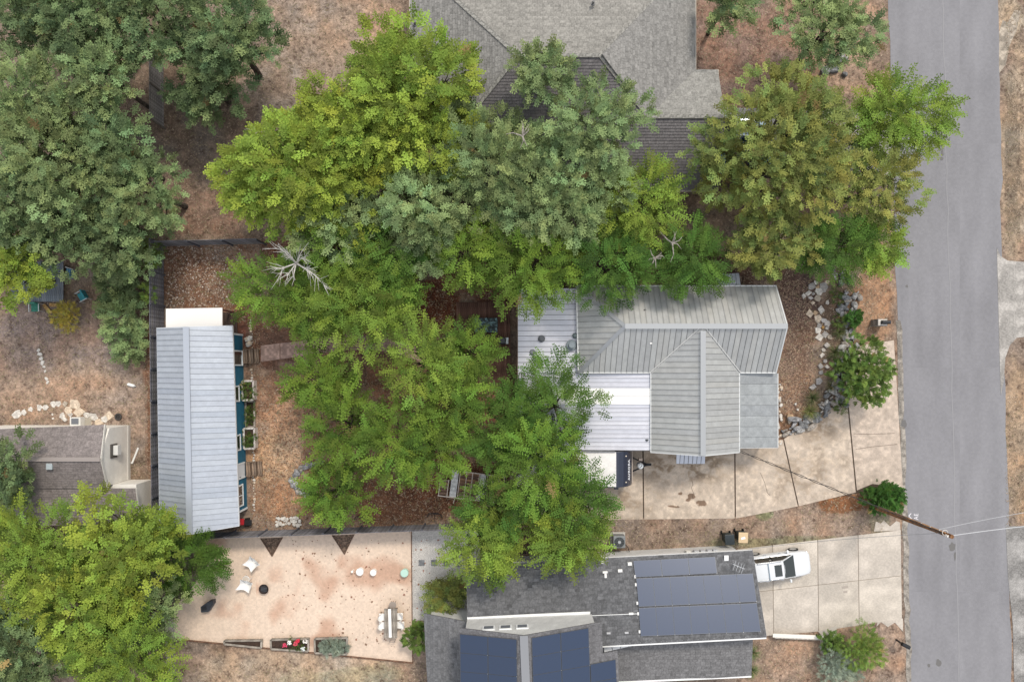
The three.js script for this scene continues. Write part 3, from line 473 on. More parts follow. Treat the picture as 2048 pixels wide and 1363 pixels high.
  // two flights of timber steps up to the doors
  const wood = ['#a9917c', '#9c8672', '#b39b86', '#93806f'].map((c, i) => mat(c, 0.88, 0, { key: 'wd' + i, grain: [0.9, 0.45, 32, 12, 4] }));
  const flight = (py0, py1, lab, n, x0, heights) => {
    const s = thing('timber_steps', lab, 'steps', at((py0 + py1) / 2, 0, 0.5)); const A = at(py0, 0, 0), B = at(py1, 0, 0), L = A.distanceTo(B), c = A.clone().add(B).multiplyScalar(0.5);
    heights.forEach((h, i) => { for (const k of [0, 1]) { const o = x0 + i * 0.36 + k * 0.165; const p = c.clone().addScaledVector(out, o + 0.08); part(s, 'tread_board', box(0.155, 0.045, L, p.x, h - 0.0225, p.z, yaw), wood[(i * 2 + k) % 4]); } const p = c.clone().addScaledVector(out, x0 + i * 0.36 + 0.31); part(s, 'riser', box(0.03, h - 0.05, L - 0.06, p.x, (h - 0.05) / 2, p.z, yaw), mat('#6a5546', 0.9)); });
    for (const e of [py0 + 0.8, py1 - 0.8]) { const p = at(e, 0, x0 + 0.3); part(s, 'stringer', box(0.5, 0.16, 0.045, p.x, heights[0] - 0.14, p.z, yaw), wood[1]); }
  };
  flight(698, 727, 'brown timber steps from the footpath to the open studio door', 3, 0.1, [0.42, 0.28, 0.15]);
  flight(922, 951, 'weathered timber steps below the white studio door', 3, 0.1, [0.42, 0.27, 0.13]);
}
// ---------------------------------------------------------------- north neighbour: hipped shingle roof
{
  const he = 2.7, g = thing('shingle_house', 'broad grey shingle hip-roofed house beyond the northern trees', 'house', W(1100, 200));
  const R1 = W(1035, 112, 5.5), R2 = W(1200, 110, 5.5), sz = W(1200, 381, he).z, wx = W(820, 100, he).x, ex = W(1391, 100, he).x, zr = (R1.z + R2.z) / 2; R1.z = R2.z = zr;
  const nz = zr - (sz - zr), t = [0.33, 0.325, 0.31], NW = V(wx, he, nz), NE = V(ex, he, nz), SW = V(wx, he, sz);
  // extension to the east with its own lower ridge
  const E1 = W(1296, 233, 4.29), gx = W(1436, 140, he).x, k = (E1.x - R2.x) , E2 = V(gx, 4.29, E1.z), en = W(1400, 139, he).z, SEc = V(gx, he, sz);
  const shade = t.map(c => c);  // slope tones have the daylight painted in: north palest, sides between, south darkest
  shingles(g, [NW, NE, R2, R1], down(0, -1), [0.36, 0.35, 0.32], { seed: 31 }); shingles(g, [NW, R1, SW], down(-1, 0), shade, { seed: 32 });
  shingles(g, [SW, R1, R2, E1, E2, SEc], down(0, 1), [0.2, 0.19, 0.195], { seed: 33, amp: 0.2 });  // south slope coloured darker, as the side turned from the light
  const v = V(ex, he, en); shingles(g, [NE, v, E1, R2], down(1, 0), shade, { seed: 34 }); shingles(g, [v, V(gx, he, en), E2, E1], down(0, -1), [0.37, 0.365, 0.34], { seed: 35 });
  const cap = mat('#a9a8a2', 0.95, 0, { grain: [0.8, 0.4, 32, 8] });
  for (const p of [[R1, R2], [R1, NW], [R1, SW], [R2, NE], [R2, E1], [E1, E2]]) ridgeCap(g, p, 0.26, cap, p[0].y === p[1].y ? 'ridge_cap' : 'hip_cap');
  part(g, 'wall', prism([[wx + 0.5, nz + 0.5], [ex - 0.5, nz + 0.5], [ex - 0.5, en + 0.4], [gx - 0.4, en + 0.4], [gx - 0.4, sz - 0.45], [wx + 0.5, sz - 0.45]], 0, 2.6), mat('#b09f8c', 0.9, 0, { grain: [1.2, 0.25, 32, 8] }));
  part(g, 'gable_wall', thick([V(gx - 0.4, 2.6, en + 0.4), V(gx - 0.4, 2.6, sz - 0.6), V(gx - 0.4, 3.95, E1.z)], V(1, 0, 0), -0.1), mat('#b09f8c', 0.9));
  const gut = mat('#b9b1a4', 0.6); for (const [a, b] of [[SW, SEc], [NW, SW], [V(gx, he, en), SEc], [NE, v]]) part(g, 'gutter', bar(a.clone().add(V(0, -0.05, 0)), b.clone().add(V(0, -0.05, 0)), 0.12, 0.12), gut);
  for (const [x, y, h] of [[1186, 7, 4.4], [830, 48, 2.9]]) { const p = W(x, y, h); part(g, 'roof_vent', merge([cyl(0.07, 0.07, 0.4, p.x, h + 0.15, p.z), cyl(0.14, 0.16, 0.03, p.x, h, p.z)]), mat('#6b6c6d', 0.5)); }
}
// ---------------------------------------------------------------- west neighbour cottage
{
  const g = thing('west_cottage', 'small brown-grey shingle cottage with a pale gable end wall', 'cottage', W(180, 920));
  const he = 2.75, hr = 3.75, a = W(35, 857, he), b = W(208, 849, he), c = W(213, 976, he), r1 = W(200, 918, hr), z0 = b.z, z1 = W(213, 977, he).z, xw = W(-60, 900, he).x, R0 = V(xw, hr, r1.z), NWc = V(xw, he, W(-60, 860, he).z), rw = V(xw, hr, r1.z), tone = [0.30, 0.265, 0.255];
  const Rr = r1, NE = V(b.x, he, z0), SE = V(c.x, he, z1), low = V(b.x + 1.9, 2.1, W(200, 1035, 2.1).z);
  shingles(g, [NWc, NE, Rr, rw], down(0, -1), tone, { seed: 41 }); shingles(g, [rw, Rr, SE, V(xw, he, z1)], down(0, 1), tone, { seed: 42 });
  // lower porch roof carrying on to the south and east
  const p0 = V(xw, he - 0.05, z1), p1 = V(W(272, 968, 2.6).x, he - 0.05, z1), p2 = V(p1.x, 2.15, z1 + 2.6), p3 = V(xw, 2.15, z1 + 2.6); shingles(g, [p0, p1, p2, p3], down(0, 1), tone, { seed: 43 });
  ridgeCap(g, [rw, Rr], 0.28, mat('#9a928e', 0.95));
  const wx = W(259, 900).x, pale = mat('#f3f0e8', 0.8, 0, { grain: [1.7, 0.06, 32, 6] }), zN = z0 + 0.25, zS = z1 - 0.2; 
  part(g, 'wall', prism([[xw + 0.3, zN], [wx, zN], [wx, zS], [xw + 0.3, zS]], 0, 2.5), pale); part(g, 'gable_wall', thick([V(wx, 2.5, zN), V(wx, 2.5, zS), V(wx, hr - 0.2, r1.z)], V(1, 0, 0), -0.12), pale);
  part(g, 'wall', prism([[xw + 0.3, zS + 0.02], [p1.x - 0.3, zS + 0.02], [p1.x - 0.3, p2.z - 0.3], [xw + 0.3, p2.z - 0.3]], 0, 2.05), pale);
  part(g, 'base_board', box(0.05, 0.3, zS - zN, wx + 0.03, 0.15, (zN + zS) / 2), mat('#c9c6c0', 0.8));
  const ac = part(g, 'window', box(0.1, 0.75, 0.95, wx + 0.02, 2.05, r1.z - 0.35), mat('#55524e', 0.6)); part(ac, 'air_conditioner', box(0.35, 0.42, 0.65, wx + 0.2, 1.95, r1.z - 0.4), mat('#dcdcd8', 0.5));
  for (const [p, q] of [[NE, Rr], [Rr, SE], [p1, p2]]) part(g, 'eave_trim', bar(p.clone().add(V(0.02, -0.08, 0)), q.clone().add(V(0.02, -0.08, 0)), 0.05, 0.16), mat('#d8d5cd', 0.7));
  const v = W(100, 932, 3.5); part(g, 'roof_vent', rbox(0.4, 0.16, 0.42, v.x, 3.58, v.z, 0.03), mat('#b9c4c9', 0.5, 0.2));
  const ax = W(152, 842, 1.2); const u = thing('window_air_conditioner', 'pale window air conditioner on the cottage north wall', 'air conditioner', V(ax.x, 0, z0 - 0.1)); part(u, 'case', rbox(0.75, 0.5, 0.7, ax.x, 1.1, z0 - 0.05, 0.03), mat('#d9d8d2', 0.5)); part(u, 'grille', box(0.5, 0.02, 0.4, ax.x, 1.36, z0 - 0.12), mat('#6c7076', 0.6)); part(u, 'stand', box(0.7, 0.85, 0.5, ax.x, 0.425, z0), mat('#cfcabd', 0.8));
}
// ---------------------------------------------------------------- south neighbour with solar panels
{
  const g = thing('solar_house', 'dark shingle roofed house carrying solar panels and a white clerestory', 'house', W(1200, 1230));
  const h0 = 2.8, A0 = W(932, 1130, h0), A1 = W(1505, 1100, h0), yaw = Math.atan2(A1.z - A0.z, A1.x - A0.x), ex = V(Math.cos(yaw), 0, Math.sin(yaw)), ez = V(-Math.sin(yaw), 0, Math.cos(yaw)), sl = 0.36;
  const At = (a, b) => A0.clone().addScaledVector(ex, a).addScaledVector(ez, b).setY(h0 + sl * b); const La = A0.distanceTo(A1), dn = ez.clone().negate().setY(-sl);
  const tone = [0.165, 0.17, 0.18], b1 = 3.1, b2 = 5.15, xs = 8.1;
  shingles(g, [At(0, 0), At(La, 0), At(La, b2), At(xs, b2), At(xs, b1), At(0, b1)], dn, tone, { seed: 51, amp: 0.45 });
  const nA = normalOf(At(0, 0), At(La, 0), At(0, b1));
  const wall = mat('#dcdddb', 0.75, 0, { grain: [1.6, 0.1, 32, 6] }), wtrim = mat('#eceeee', 0.55), Fl = (a, b) => { const p = At(a, b); return [p.x, p.z]; };
  part(g, 'wall', prism([Fl(0.5, 0.35), Fl(La - 0.6, 0.35), Fl(La - 0.6, b2 - 0.4), Fl(xs, b2 - 0.4), Fl(xs, b1), Fl(0.5, b1)], 0, 2.75), wall);
  part(g, 'fascia', bar(At(0, 0).add(V(0, -0.1, 0)), At(La, 0).add(V(0, -0.1, 0)), 0.06, 0.16), wtrim); part(g, 'fascia', bar(At(xs, b2).add(V(0, -0.12, 0)), At(La, b2).add(V(0, -0.12, 0)), 0.2, 0.2), wtrim);
  part(g, 'fascia', bar(At(La, 0).add(V(0, -0.1, 0)), At(La, b2).add(V(0, -0.1, 0)), 0.06, 0.16), mat('#6e7176', 0.7)); part(g, 'wall', prism([Fl(xs, b2 - 0.38), Fl(La - 0.6, b2 - 0.38), Fl(La - 0.6, b2 - 0.2), Fl(xs, b2 - 0.2)], 0, h0 + sl * (b2 - 0.5)), wall);
  // solar panels: frame and glass for each
  const cell = new THREE.MeshPhysicalMaterial({ color: new THREE.Color('#2a3b56'), roughness: 0.35, metalness: 0.1, clearcoat: 0.55, clearcoatRoughness: 0.12 }), alu = mat('#5b6069', 0.4, 0.5), clampM = mat('#d6dadd', 0.4, 0.5);
  const panels = (q, nu, nv, n) => { // q: four corners on the roof plane
    const L = (u, v) => q[0].clone().lerp(q[1], u).lerp(q[3].clone().lerp(q[2], u), v);
    for (let j = 0; j < nv; j++) for (let i = 0; i < nu; i++) {
      const m = 0.006, c = [[i, j], [i + 1, j], [i + 1, j + 1], [i, j + 1]].map(([x, y]) => L(x / nu, y / nv)), ctr = c.reduce((s, p) => s.add(p), V(0, 0, 0)).multiplyScalar(0.25);
      const ring = k => c.map(p => p.clone().lerp(ctr, k));
      const f = part(g, 'solar_panel', thick(ring(0.012).map(p => p.addScaledVector(n, 0.07)), n, 0.04), alu); part(f, 'glass', thick(ring(0.04).map(p => p.addScaledVector(n, 0.108)), n, 0.006), cell);
      part(f, 'clamp', thick([[0.98, 0.985], [0.995, 0.985], [0.995, 1.0], [0.98, 1.0]].map(([x, y]) => L((i + x) / nu, (j + y) / nv).addScaledVector(n, 0.1)), n, 0.03), clampM);
    }
  };
  const P = (pts) => pts.map(([x, y]) => onPlane(x, y, At(0, 0), nA));
  panels(P([[1266, 1121], [1430, 1113], [1434, 1146], [1270, 1154]]), 3, 1, nA); panels(P([[1272, 1156], [1505, 1146], [1513, 1203], [1277, 1213]]), 7, 1, nA); panels(P([[1277, 1215], [1513, 1205], [1521, 1263], [1281, 1272]]), 7, 1, nA);
  const box3 = (px, py, w, h, d, c, name = 'roof_box') => { const p = onPlane(px, py, At(0, 0), nA); part(g, name, rbox(w, h, d, p.x, p.y + h / 2, p.z, 0.02, -yaw), mat(c, 0.5)); };
  box3(1259, 1126, 0.28, 0.18, 0.22, '#e6e7e4'); box3(1210, 1143, 0.34, 0.12, 0.14, '#e9e9e6', 'roof_vent'); box3(1211, 1150, 0.16, 0.1, 0.3, '#e9e9e6', 'roof_vent'); box3(1240, 1140, 0.3, 0.12, 0.2, '#e9e9e6', 'roof_vent'); box3(1204, 1123, 0.2, 0.12, 0.18, '#c9cbcb', 'roof_vent'); for (const y of [1152, 1168, 1205, 1226, 1262]) box3(1270 + (y - 1152) * 0.08, y, 0.12, 0.1, 0.2, '#e9e9e6'); box3(1217, 1265, 0.26, 0.1, 0.12, '#b9babd', 'roof_vent'); box3(1253, 1264, 0.26, 0.1, 0.12, '#b9babd', 'roof_vent'); box3(1262, 1226, 0.3, 0.1, 0.14, '#ededea');
  { const a = onPlane(1178, 1230, At(0, 0), nA), b = onPlane(1275, 1226, At(0, 0), nA); part(g, 'conduit', bar(a.add(V(0, 0.06, 0)), b.add(V(0, 0.06, 0)), 0.035), wtrim); }
  { const an = onPlane(1457, 1118, At(0, 0), nA); const o = part(g, 'roof_antenna', merge([cyl(0.03, 0.03, 1.0, an.x + 0.3, an.y + 0.5, an.z + 0.2), bar(V(an.x, an.y + 0.95, an.z + 0.05), V(an.x + 0.75, an.y + 1.0, an.z + 0.35), 0.03), ...[0.1, 0.3, 0.5, 0.65].map(k => bar(V(an.x + k + 0.1, an.y + 0.97, an.z - 0.2 + k * 0.4), V(an.x + k - 0.1, an.y + 0.97, an.z + 0.4 + k * 0.4), 0.018))]), mat('#cfd2d4', 0.4, 0.6)); part(o, 'mount', rbox(0.3, 0.06, 0.36, an.x - 0.15, an.y + 0.05, an.z - 0.1, 0.02), wtrim); }
  // high gable with clerestory wall
  const eh = 5.5, L0 = W(917, 1255, eh), L1 = W(1203, 1243, eh), Cn = W(1047, 1270, 7.2), e2 = L1.clone().sub(L0).normalize(), s2 = V(-e2.z, 0, e2.x), far = 9;
  Cn.copy(L0.clone().add(L1).multiplyScalar(0.5)).addScaledVector(e2, -0.42).setY(7.2); const Cs = Cn.clone().addScaledVector(s2, far), nL = normalOf(L0, Cn, Cs), nR = normalOf(Cn, L1, Cs);
  shingles(g, [Cn, Cs, L0.clone().addScaledVector(s2, far), L0], e2.clone().negate(), [0.21, 0.21, 0.22], { seed: 52 });
  const rp = (x, y) => onPlane(x, y, Cn, nR), r3 = rp(1206, 1306), r4 = rp(1240, 1300), r5 = r4.clone().addScaledVector(s2, far - 2); 
  shingles(g, [Cn, L1, L1.clone().addScaledVector(s2, 2.0), L1.clone().addScaledVector(s2, 2.0).add(e2.clone().multiplyScalar(1).setY(-0.28)), L1.clone().addScaledVector(s2, far).add(e2.clone().multiplyScalar(1).setY(-0.28)), Cs], e2, [0.21, 0.21, 0.22], { seed: 53 });
  ridgeCap(g, [Cn, Cs], 0.5, mat('#8a8d92', 0.95));
  const wz = 0.04, wa = L0.clone().addScaledVector(s2, wz).addScaledVector(e2, 0.45), wb = L1.clone().addScaledVector(s2, wz).addScaledVector(e2, -0.45), wc = Cn.clone().addScaledVector(s2, wz);
  const low = p => p.clone().setY(2.9); part(g, 'clerestory_wall', thick([low(wa), low(wb), wb.clone().setY(eh - 0.05), wc.clone().setY(7.08), wa.clone().setY(eh - 0.05)], s2, 0.15), wall);
  part(g, 'flashing', bar(wa.clone().setY(3.86).addScaledVector(s2, -0.08), wb.clone().setY(3.86).addScaledVector(s2, -0.08), 0.16, 0.12), wtrim);
  for (const k of [0.18, 0.31, 0.44]) { const c = wa.clone().lerp(wb, k).setY(5.72); const f = part(g, 'window', box(0.78, 0.62, 0.1, c.x - s2.x * 0.02, c.y, c.z - s2.z * 0.02, -yaw), wtrim); part(f, 'pane', box(0.6, 0.44, 0.12, c.x - s2.x * 0.025, c.y, c.z - s2.z * 0.025, -yaw), mat('#6d7278', 0.25)); }
  part(g, 'side_wall', prism([[wa.x, wa.z + 0.2], [wb.x, wb.z + 0.2], [wb.x + s2.x * 8, wb.z + 8], [wa.x + s2.x * 8, wa.z + 8]], 0, 5.3), wall);
  const Q = (pts, n) => pts.map(([x, y]) => onPlane(x, y, Cn, n));
  panels(Q([[921, 1266], [1035, 1277], [1036, 1388], [922, 1378]], nL), 2, 3, nL); panels(Q([[1062, 1274], [1176, 1254], [1180, 1366], [1065, 1386]], nR), 2, 3, nR); panels(Q([[1179, 1327], [1230, 1317], [1234, 1390], [1182, 1400]], nR), 1, 2, nR);
  // lower roofs west and east
  const B0 = W(847, 1226, 2.8), bt = V(L0.x + 0.35, 3.5, B0.z + 0.3); shingles(g, [B0, V(bt.x, 3.5, bt.z), V(bt.x + 0.5, 3.5, bt.z + far), V(B0.x + 0.5, 2.8, B0.z + far)], down(-1, 0), [0.2, 0.205, 0.215], { seed: 54 });
  part(g, 'wall', prism([[B0.x + 0.4, B0.z + 0.35], [bt.x, bt.z + 0.3], [bt.x, bt.z + 8], [B0.x + 0.5, B0.z + 8]], 0, 2.7), wall);
  const E0 = W(1240, 1287, 3.5), E1 = W(1506, 1278, 3.5), E2 = W(1503, 1352, 2.7), E3 = W(1236, 1366, 2.7); E0.x = L1.x - 0.3; E3.x = L1.x - 0.1; shingles(g, [E0, E1, E2, E3], down(0, 1), [0.22, 0.22, 0.225], { seed: 55 });
  part(g, 'gutter', bar(E2.clone().add(V(0, -0.04, 0)), E3.clone().add(V(0, -0.04, 0)), 0.12, 0.12), wtrim); part(g, 'wall', prism([[E0.x, E0.z + 0.1], [E1.x - 0.4, E1.z + 0.1], [E2.x - 0.4, E2.z - 0.4], [E3.x, E3.z - 0.4]], 0, 2.6), wall);
  { const a = W(1206, 1287, 3.95), b = W(1276, 1281, 3.95), c = W(1274, 1288, 3.8), d = W(1208, 1303, 3.8); for (let i = 0; i < 4; i++) part(g, 'skylight_pane', thick([a.clone().lerp(b, i / 4 + 0.01), a.clone().lerp(b, (i + 1) / 4 - 0.01), d.clone().lerp(c, (i + 1) / 4 - 0.01), d.clone().lerp(c, i / 4 + 0.01)], V(0, 1, 0), 0.05), mat('#eef0f0', 0.5)); }
  // wall-mounted meters and louvres along the north wall
  [1375, 1391, 1404, 1417, 1429].forEach((x, i) => { const p = W(x, 1098 - (x - 1375) * 0.05, 1.2), q = At(p.clone().sub(A0).dot(ex), 0.28); part(g, i ? 'meter_box' : 'disconnect_box', rbox(0.3, 0.45, 0.16, q.x, 1.3, q.z, 0.02, -yaw), mat(i ? '#b9bcc0' : '#dcdcd6', 0.5)); });
}
// ---------------------------------------------------------------- vegetation
const leafMat = {};
function leafMaterial(key) { return leafMat[key] ??= new THREE.MeshPhysicalMaterial({ color: 0xffffff, roughness: 0.72, transmission: 0.22, thickness: 0, side: THREE.DoubleSide, specularIntensity: 0.4 }); }
// a leafy twig along +y, roughly flat with its face to +z
const sprayCache = {};
function sprayGeo(kind) {
  if (sprayCache[kind]) return sprayCache[kind];
  const S = { elm: { len: 1.0, n: 30, l: 0.2, w: 0.115, side: 5 }, oak: { len: 0.72, n: 28, l: 0.155, w: 0.085, side: 5 }, fine: { len: 1.15, n: 42, l: 0.17, w: 0.075, side: 7 }, cedar: { len: 1.05, n: 46, l: 0.16, w: 0.06, side: 8 }, broad: { len: 0.36, n: 16, l: 0.13, w: 0.085, side: 3 }, small: { len: 0.3, n: 20, l: 0.06, w: 0.03, side: 3 } }[kind];
  const R = rng(kind.length * 77 + 5), pos = [];
  const leaf = (p, d, nrm, l, w) => { const s = d.clone().cross(nrm).normalize().multiplyScalar(w / 2), m = p.clone().addScaledVector(d, l * 0.45).addScaledVector(nrm, l * 0.08), e = p.clone().addScaledVector(d, l); const a = m.clone().add(s), b = m.clone().sub(s); for (const q of [p, a, e, p, e, b]) pos.push(q.x, q.y, q.z); };
  const twig = (o, d, L, n, r) => {
    const s = V(-d.y, d.x, 0).normalize().multiplyScalar(r), e = o.clone().addScaledVector(d, L); for (const q of [o.clone().add(s), o.clone().sub(s), e]) pos.push(q.x, q.y, q.z);
    for (let i = 0; i < n; i++) { const t = 0.12 + 0.88 * (i + R() * 0.6) / n, p = o.clone().addScaledVector(d, L * t), side = i % 2 ? 1 : -1, a = (0.6 + 0.5 * R()) * side, dir = V(d.x * Math.cos(a) - d.y * Math.sin(a), d.x * Math.sin(a) + d.y * Math.cos(a), (R() - 0.45) * 0.4).normalize(), nr = V((R() - 0.5) * 0.7, (R() - 0.5) * 0.7, 1).normalize(); leaf(p, dir, nr, S.l * (0.75 + 0.5 * R()) * (1 - 0.3 * t), S.w * (0.8 + 0.4 * R())); }
  };
  const main = Math.round(S.n * 0.45); twig(V(0, 0, 0), V(0, 1, 0), S.len, main, 0.008);
  for (let k = 0; k < S.side; k++) { const t = 0.15 + 0.6 * k / S.side, a = (k % 2 ? 1 : -1) * (0.6 + 0.3 * R()); twig(V(0, S.len * t, 0), V(Math.sin(a), Math.cos(a), (R() - 0.5) * 0.25).normalize(), S.len * (0.5 - 0.32 * t), Math.round((S.n - main) / S.side), 0.006); }
  return sprayCache[kind] = rawGeo(pos, new Array(pos.length / 3 * 2).fill(0));
}
const BARK = mat('#6f6459', 0.95, 0, { grain: [0.6, 0.6, 32, 10] }), PALEBARK = mat('#b9b2a8', 0.9, 0, { grain: [0.6, 0.4, 32, 10] });
const up = V(0, 1, 0);
// clumps: [{c: centre, r: radius}]; sprays are set round each clump, tips outwards and slightly drooping
function crownMesh(parent, name, clumps, axis, sp, R, mul = 1) {
  const list = [], Q = new THREE.Quaternion(), M4 = new THREE.Matrix4(), cols = [];
  for (const k of clumps) {
    const n = Math.max(8, Math.round(sp.density * mul * k.r * k.r * (0.75 + 0.5 * R()))), tint = 1 + sp.clumpVar * (R() - 0.5) * 2, warm = (R() - 0.5) * sp.hueVar;
    for (let i = 0; i < n; i++) {
      const th = R() * 6.283, cy = -0.55 + 1.55 * Math.pow(R(), 0.8), sy = Math.sqrt(Math.max(0, 1 - Math.min(1, cy * cy))), d = V(Math.cos(th) * sy, cy, Math.sin(th) * sy);
      const rr = k.r * (0.35 + 0.65 * Math.pow(R(), 0.55)), p = k.c.clone().add(V(d.x * rr, d.y * rr * sp.flat, d.z * rr));
      const o = p.clone().sub(axis); o.y = 0; o.normalize();
      const dir = V(d.x * 0.85 + o.x * sp.out + (R() - 0.5) * 0.5, d.y * 0.5 * sp.rise - sp.droop * (0.4 + 0.6 * R()) + (R() - 0.5) * 0.5, d.z * 0.85 + o.z * sp.out + (R() - 0.5) * 0.5).normalize();
      const nz = up.clone().addScaledVector(dir, -dir.y).add(V((R() - 0.5) * 0.7, 0, (R() - 0.5) * 0.7)); nz.addScaledVector(dir, -nz.dot(dir)).normalize(); const nx = dir.clone().cross(nz);
      const s = sp.scale * (0.7 + 0.6 * R()); M4.makeBasis(nx.multiplyScalar(s), dir.multiplyScalar(s), nz.multiplyScalar(s)).setPosition(p); list.push(M4.clone());
      const v = tint * (0.5 + 1.0 * R()), w = warm + (R() - 0.5) * sp.hueVar; const c = sp.col; cols.push([c[0] * v * (1 + w), c[1] * v, c[2] * v * (1 - w * 0.6)]);
      if (R() < sp.dry * 0.6) cols[cols.length - 1] = [0.30 * v, 0.22 * v, 0.09 * v];
    }
  }
  const im = new THREE.InstancedMesh(sprayGeo(sp.spray), leafMaterial('leaf'), list.length); im.name = name; im.castShadow = im.receiveShadow = true;
  const C = new THREE.Color(); list.forEach((m, i) => { im.setMatrixAt(i, m); im.setColorAt(i, C.setRGB(...cols[i])); });
  im.userData.kind = 'stuff'; im.position.copy(parent.position).negate(); parent.add(im); return im;
}
const SP = {
  elm: { spray: 'elm', col: [0.235, 0.315, 0.045], density: 25, clumpVar: 0.16, hueVar: 0.2, flat: 0.75, out: 0.45, rise: 1, droop: 0.15, scale: 1, dry: 0.005 },
  yard: { spray: 'fine', col: [0.135, 0.225, 0.03], density: 25, clumpVar: 0.22, hueVar: 0.22, flat: 0.7, out: 0.5, rise: 1, droop: 0.2, scale: 0.98, dry: 0.003 },
  bright: { spray: 'fine', col: [0.195, 0.285, 0.042], density: 26, clumpVar: 0.2, hueVar: 0.2, flat: 0.72, out: 0.5, rise: 1, droop: 0.2, scale: 1.0, dry: 0.003 },
  dark: { spray: 'cedar', col: [0.09, 0.178, 0.028], density: 28, clumpVar: 0.22, hueVar: 0.2, flat: 0.75, out: 0.6, rise: 0.9, droop: 0.25, scale: 1.05, dry: 0.003 },
  sage: { spray: 'oak', col: [0.225, 0.305, 0.125], density: 29, clumpVar: 0.17, hueVar: 0.15, flat: 0.8, out: 0.45, rise: 1.2, droop: 0.05, scale: 1.1, dry: 0.005 },
  dull: { spray: 'oak', col: [0.155, 0.22, 0.092], density: 29, clumpVar: 0.2, hueVar: 0.16, flat: 0.75, out: 0.4, rise: 1.1, droop: 0.08, scale: 1.15, dry: 0.01 },
  olive: { spray: 'oak', col: [0.235, 0.275, 0.072], density: 25, clumpVar: 0.18, hueVar: 0.25, flat: 0.8, out: 0.4, rise: 1.1, droop: 0.1, scale: 1.1, dry: 0.012 },
  crape: { spray: 'broad', col: [0.12, 0.195, 0.04], density: 95, clumpVar: 0.18, hueVar: 0.2, flat: 0.85, out: 0.4, rise: 1.2, droop: 0, scale: 1, dry: 0.01 },
  bush: { spray: 'broad', col: [0.06, 0.15, 0.025], density: 130, clumpVar: 0.2, hueVar: 0.2, flat: 0.8, out: 0.3, rise: 1.2, droop: 0, scale: 0.9, dry: 0.01 },
  gold: { spray: 'small', col: [0.45, 0.4, 0.08], density: 170, clumpVar: 0.15, hueVar: 0.25, flat: 0.8, out: 0.3, rise: 1.2, droop: 0, scale: 1, dry: 0.05 },
  silver: { spray: 'small', col: [0.3, 0.36, 0.28], density: 170, clumpVar: 0.15, hueVar: 0.08, flat: 0.8, out: 0.3, rise: 1.2, droop: 0, scale: 1, dry: 0 },
  herb: { spray: 'small', col: [0.09, 0.14, 0.03], density: 120, clumpVar: 0.25, hueVar: 0.3, flat: 0.6, out: 0.3, rise: 1.2, droop: 0, scale: 0.8, dry: 0.05 },
  lime: { spray: 'small', col: [0.2, 0.3, 0.06], density: 170, clumpVar: 0.18, hueVar: 0.2, flat: 0.8, out: 0.3, rise: 1.2, droop: 0, scale: 1.1, dry: 0.02 }
};
let treeSeed = 1000;
function tree(name, label, px, py, rpx, h, species, o = {}) {
  const sp = SP[species], R = rng(treeSeed += 37), hc = h * 0.72, c = W(px, py, hc), r = rpx / K * (H - hc) / H, sx = o.sx || 1, sz = o.sz || 1;
  const base = V(c.x + (R() - 0.5) * 0.6, 0, c.z + (R() - 0.5) * 0.6), g = thing(name, label, 'tree', base, o.group);
  const ch = Math.min(1.35 * r, 0.72 * h), y0 = h - ch, n = Math.round((o.lobes || 9) + r * 3.4), clumps = [], golden = 2.399963;
  for (let i = 0; i < n; i++) {
    const f = Math.sqrt((i + 0.6) / n), a = i * golden + R() * 1.1, rad = r * (0.84 * f) * (0.74 + 0.46 * R()), cr = r * (0.13 + 0.13 * R()) * (1.15 - 0.25 * f) + 0.2;
    const y = y0 + ch * (0.22 + 0.62 * Math.sqrt(Math.max(0, 1 - 0.86 * f * f)) * (0.72 + 0.36 * R())) ;
    clumps.push({ c: V(c.x + Math.cos(a) * rad * sx, Math.min(y, h - cr * 0.5), c.z + Math.sin(a) * rad * sz), r: cr });
  }
  for (let i = 0; i < n * 0.3; i++) { const a = R() * 6.283, rad = r * 0.6 * Math.sqrt(R()); clumps.push({ c: V(c.x + Math.cos(a) * rad * sx, y0 + ch * (0.1 + 0.25 * R()), c.z + Math.sin(a) * rad * sz), r: r * 0.2 + 0.2 }); }
  const bark = o.pale ? PALEBARK : BARK, tr = 0.05 + r * 0.045, fork = V(c.x * 0.6 + base.x * 0.4, y0 * 0.75 + 0.3, c.z * 0.6 + base.z * 0.4);
  part(g, 'trunk', tube([base.clone(), base.clone().lerp(fork, 0.5).add(V((R() - 0.5) * 0.3, 0, (R() - 0.5) * 0.3)), fork], [tr * 1.25, tr, tr * 0.8], 8), bark);
  clumps.filter((k, i) => i % 2 === 0).slice(0, 14).forEach(k => { const mid = fork.clone().lerp(k.c, 0.55).add(V((R() - 0.5) * 0.5, 0.25, (R() - 0.5) * 0.5)); part(g, 'branch', tube([fork, mid, k.c.clone().lerp(mid, 0.1)], [tr * 0.5, tr * 0.28, tr * 0.1], 5), bark); });
  crownMesh(g, 'crown', clumps, base.clone().setY(0), sp, R, o.mul || 1); return g;
}
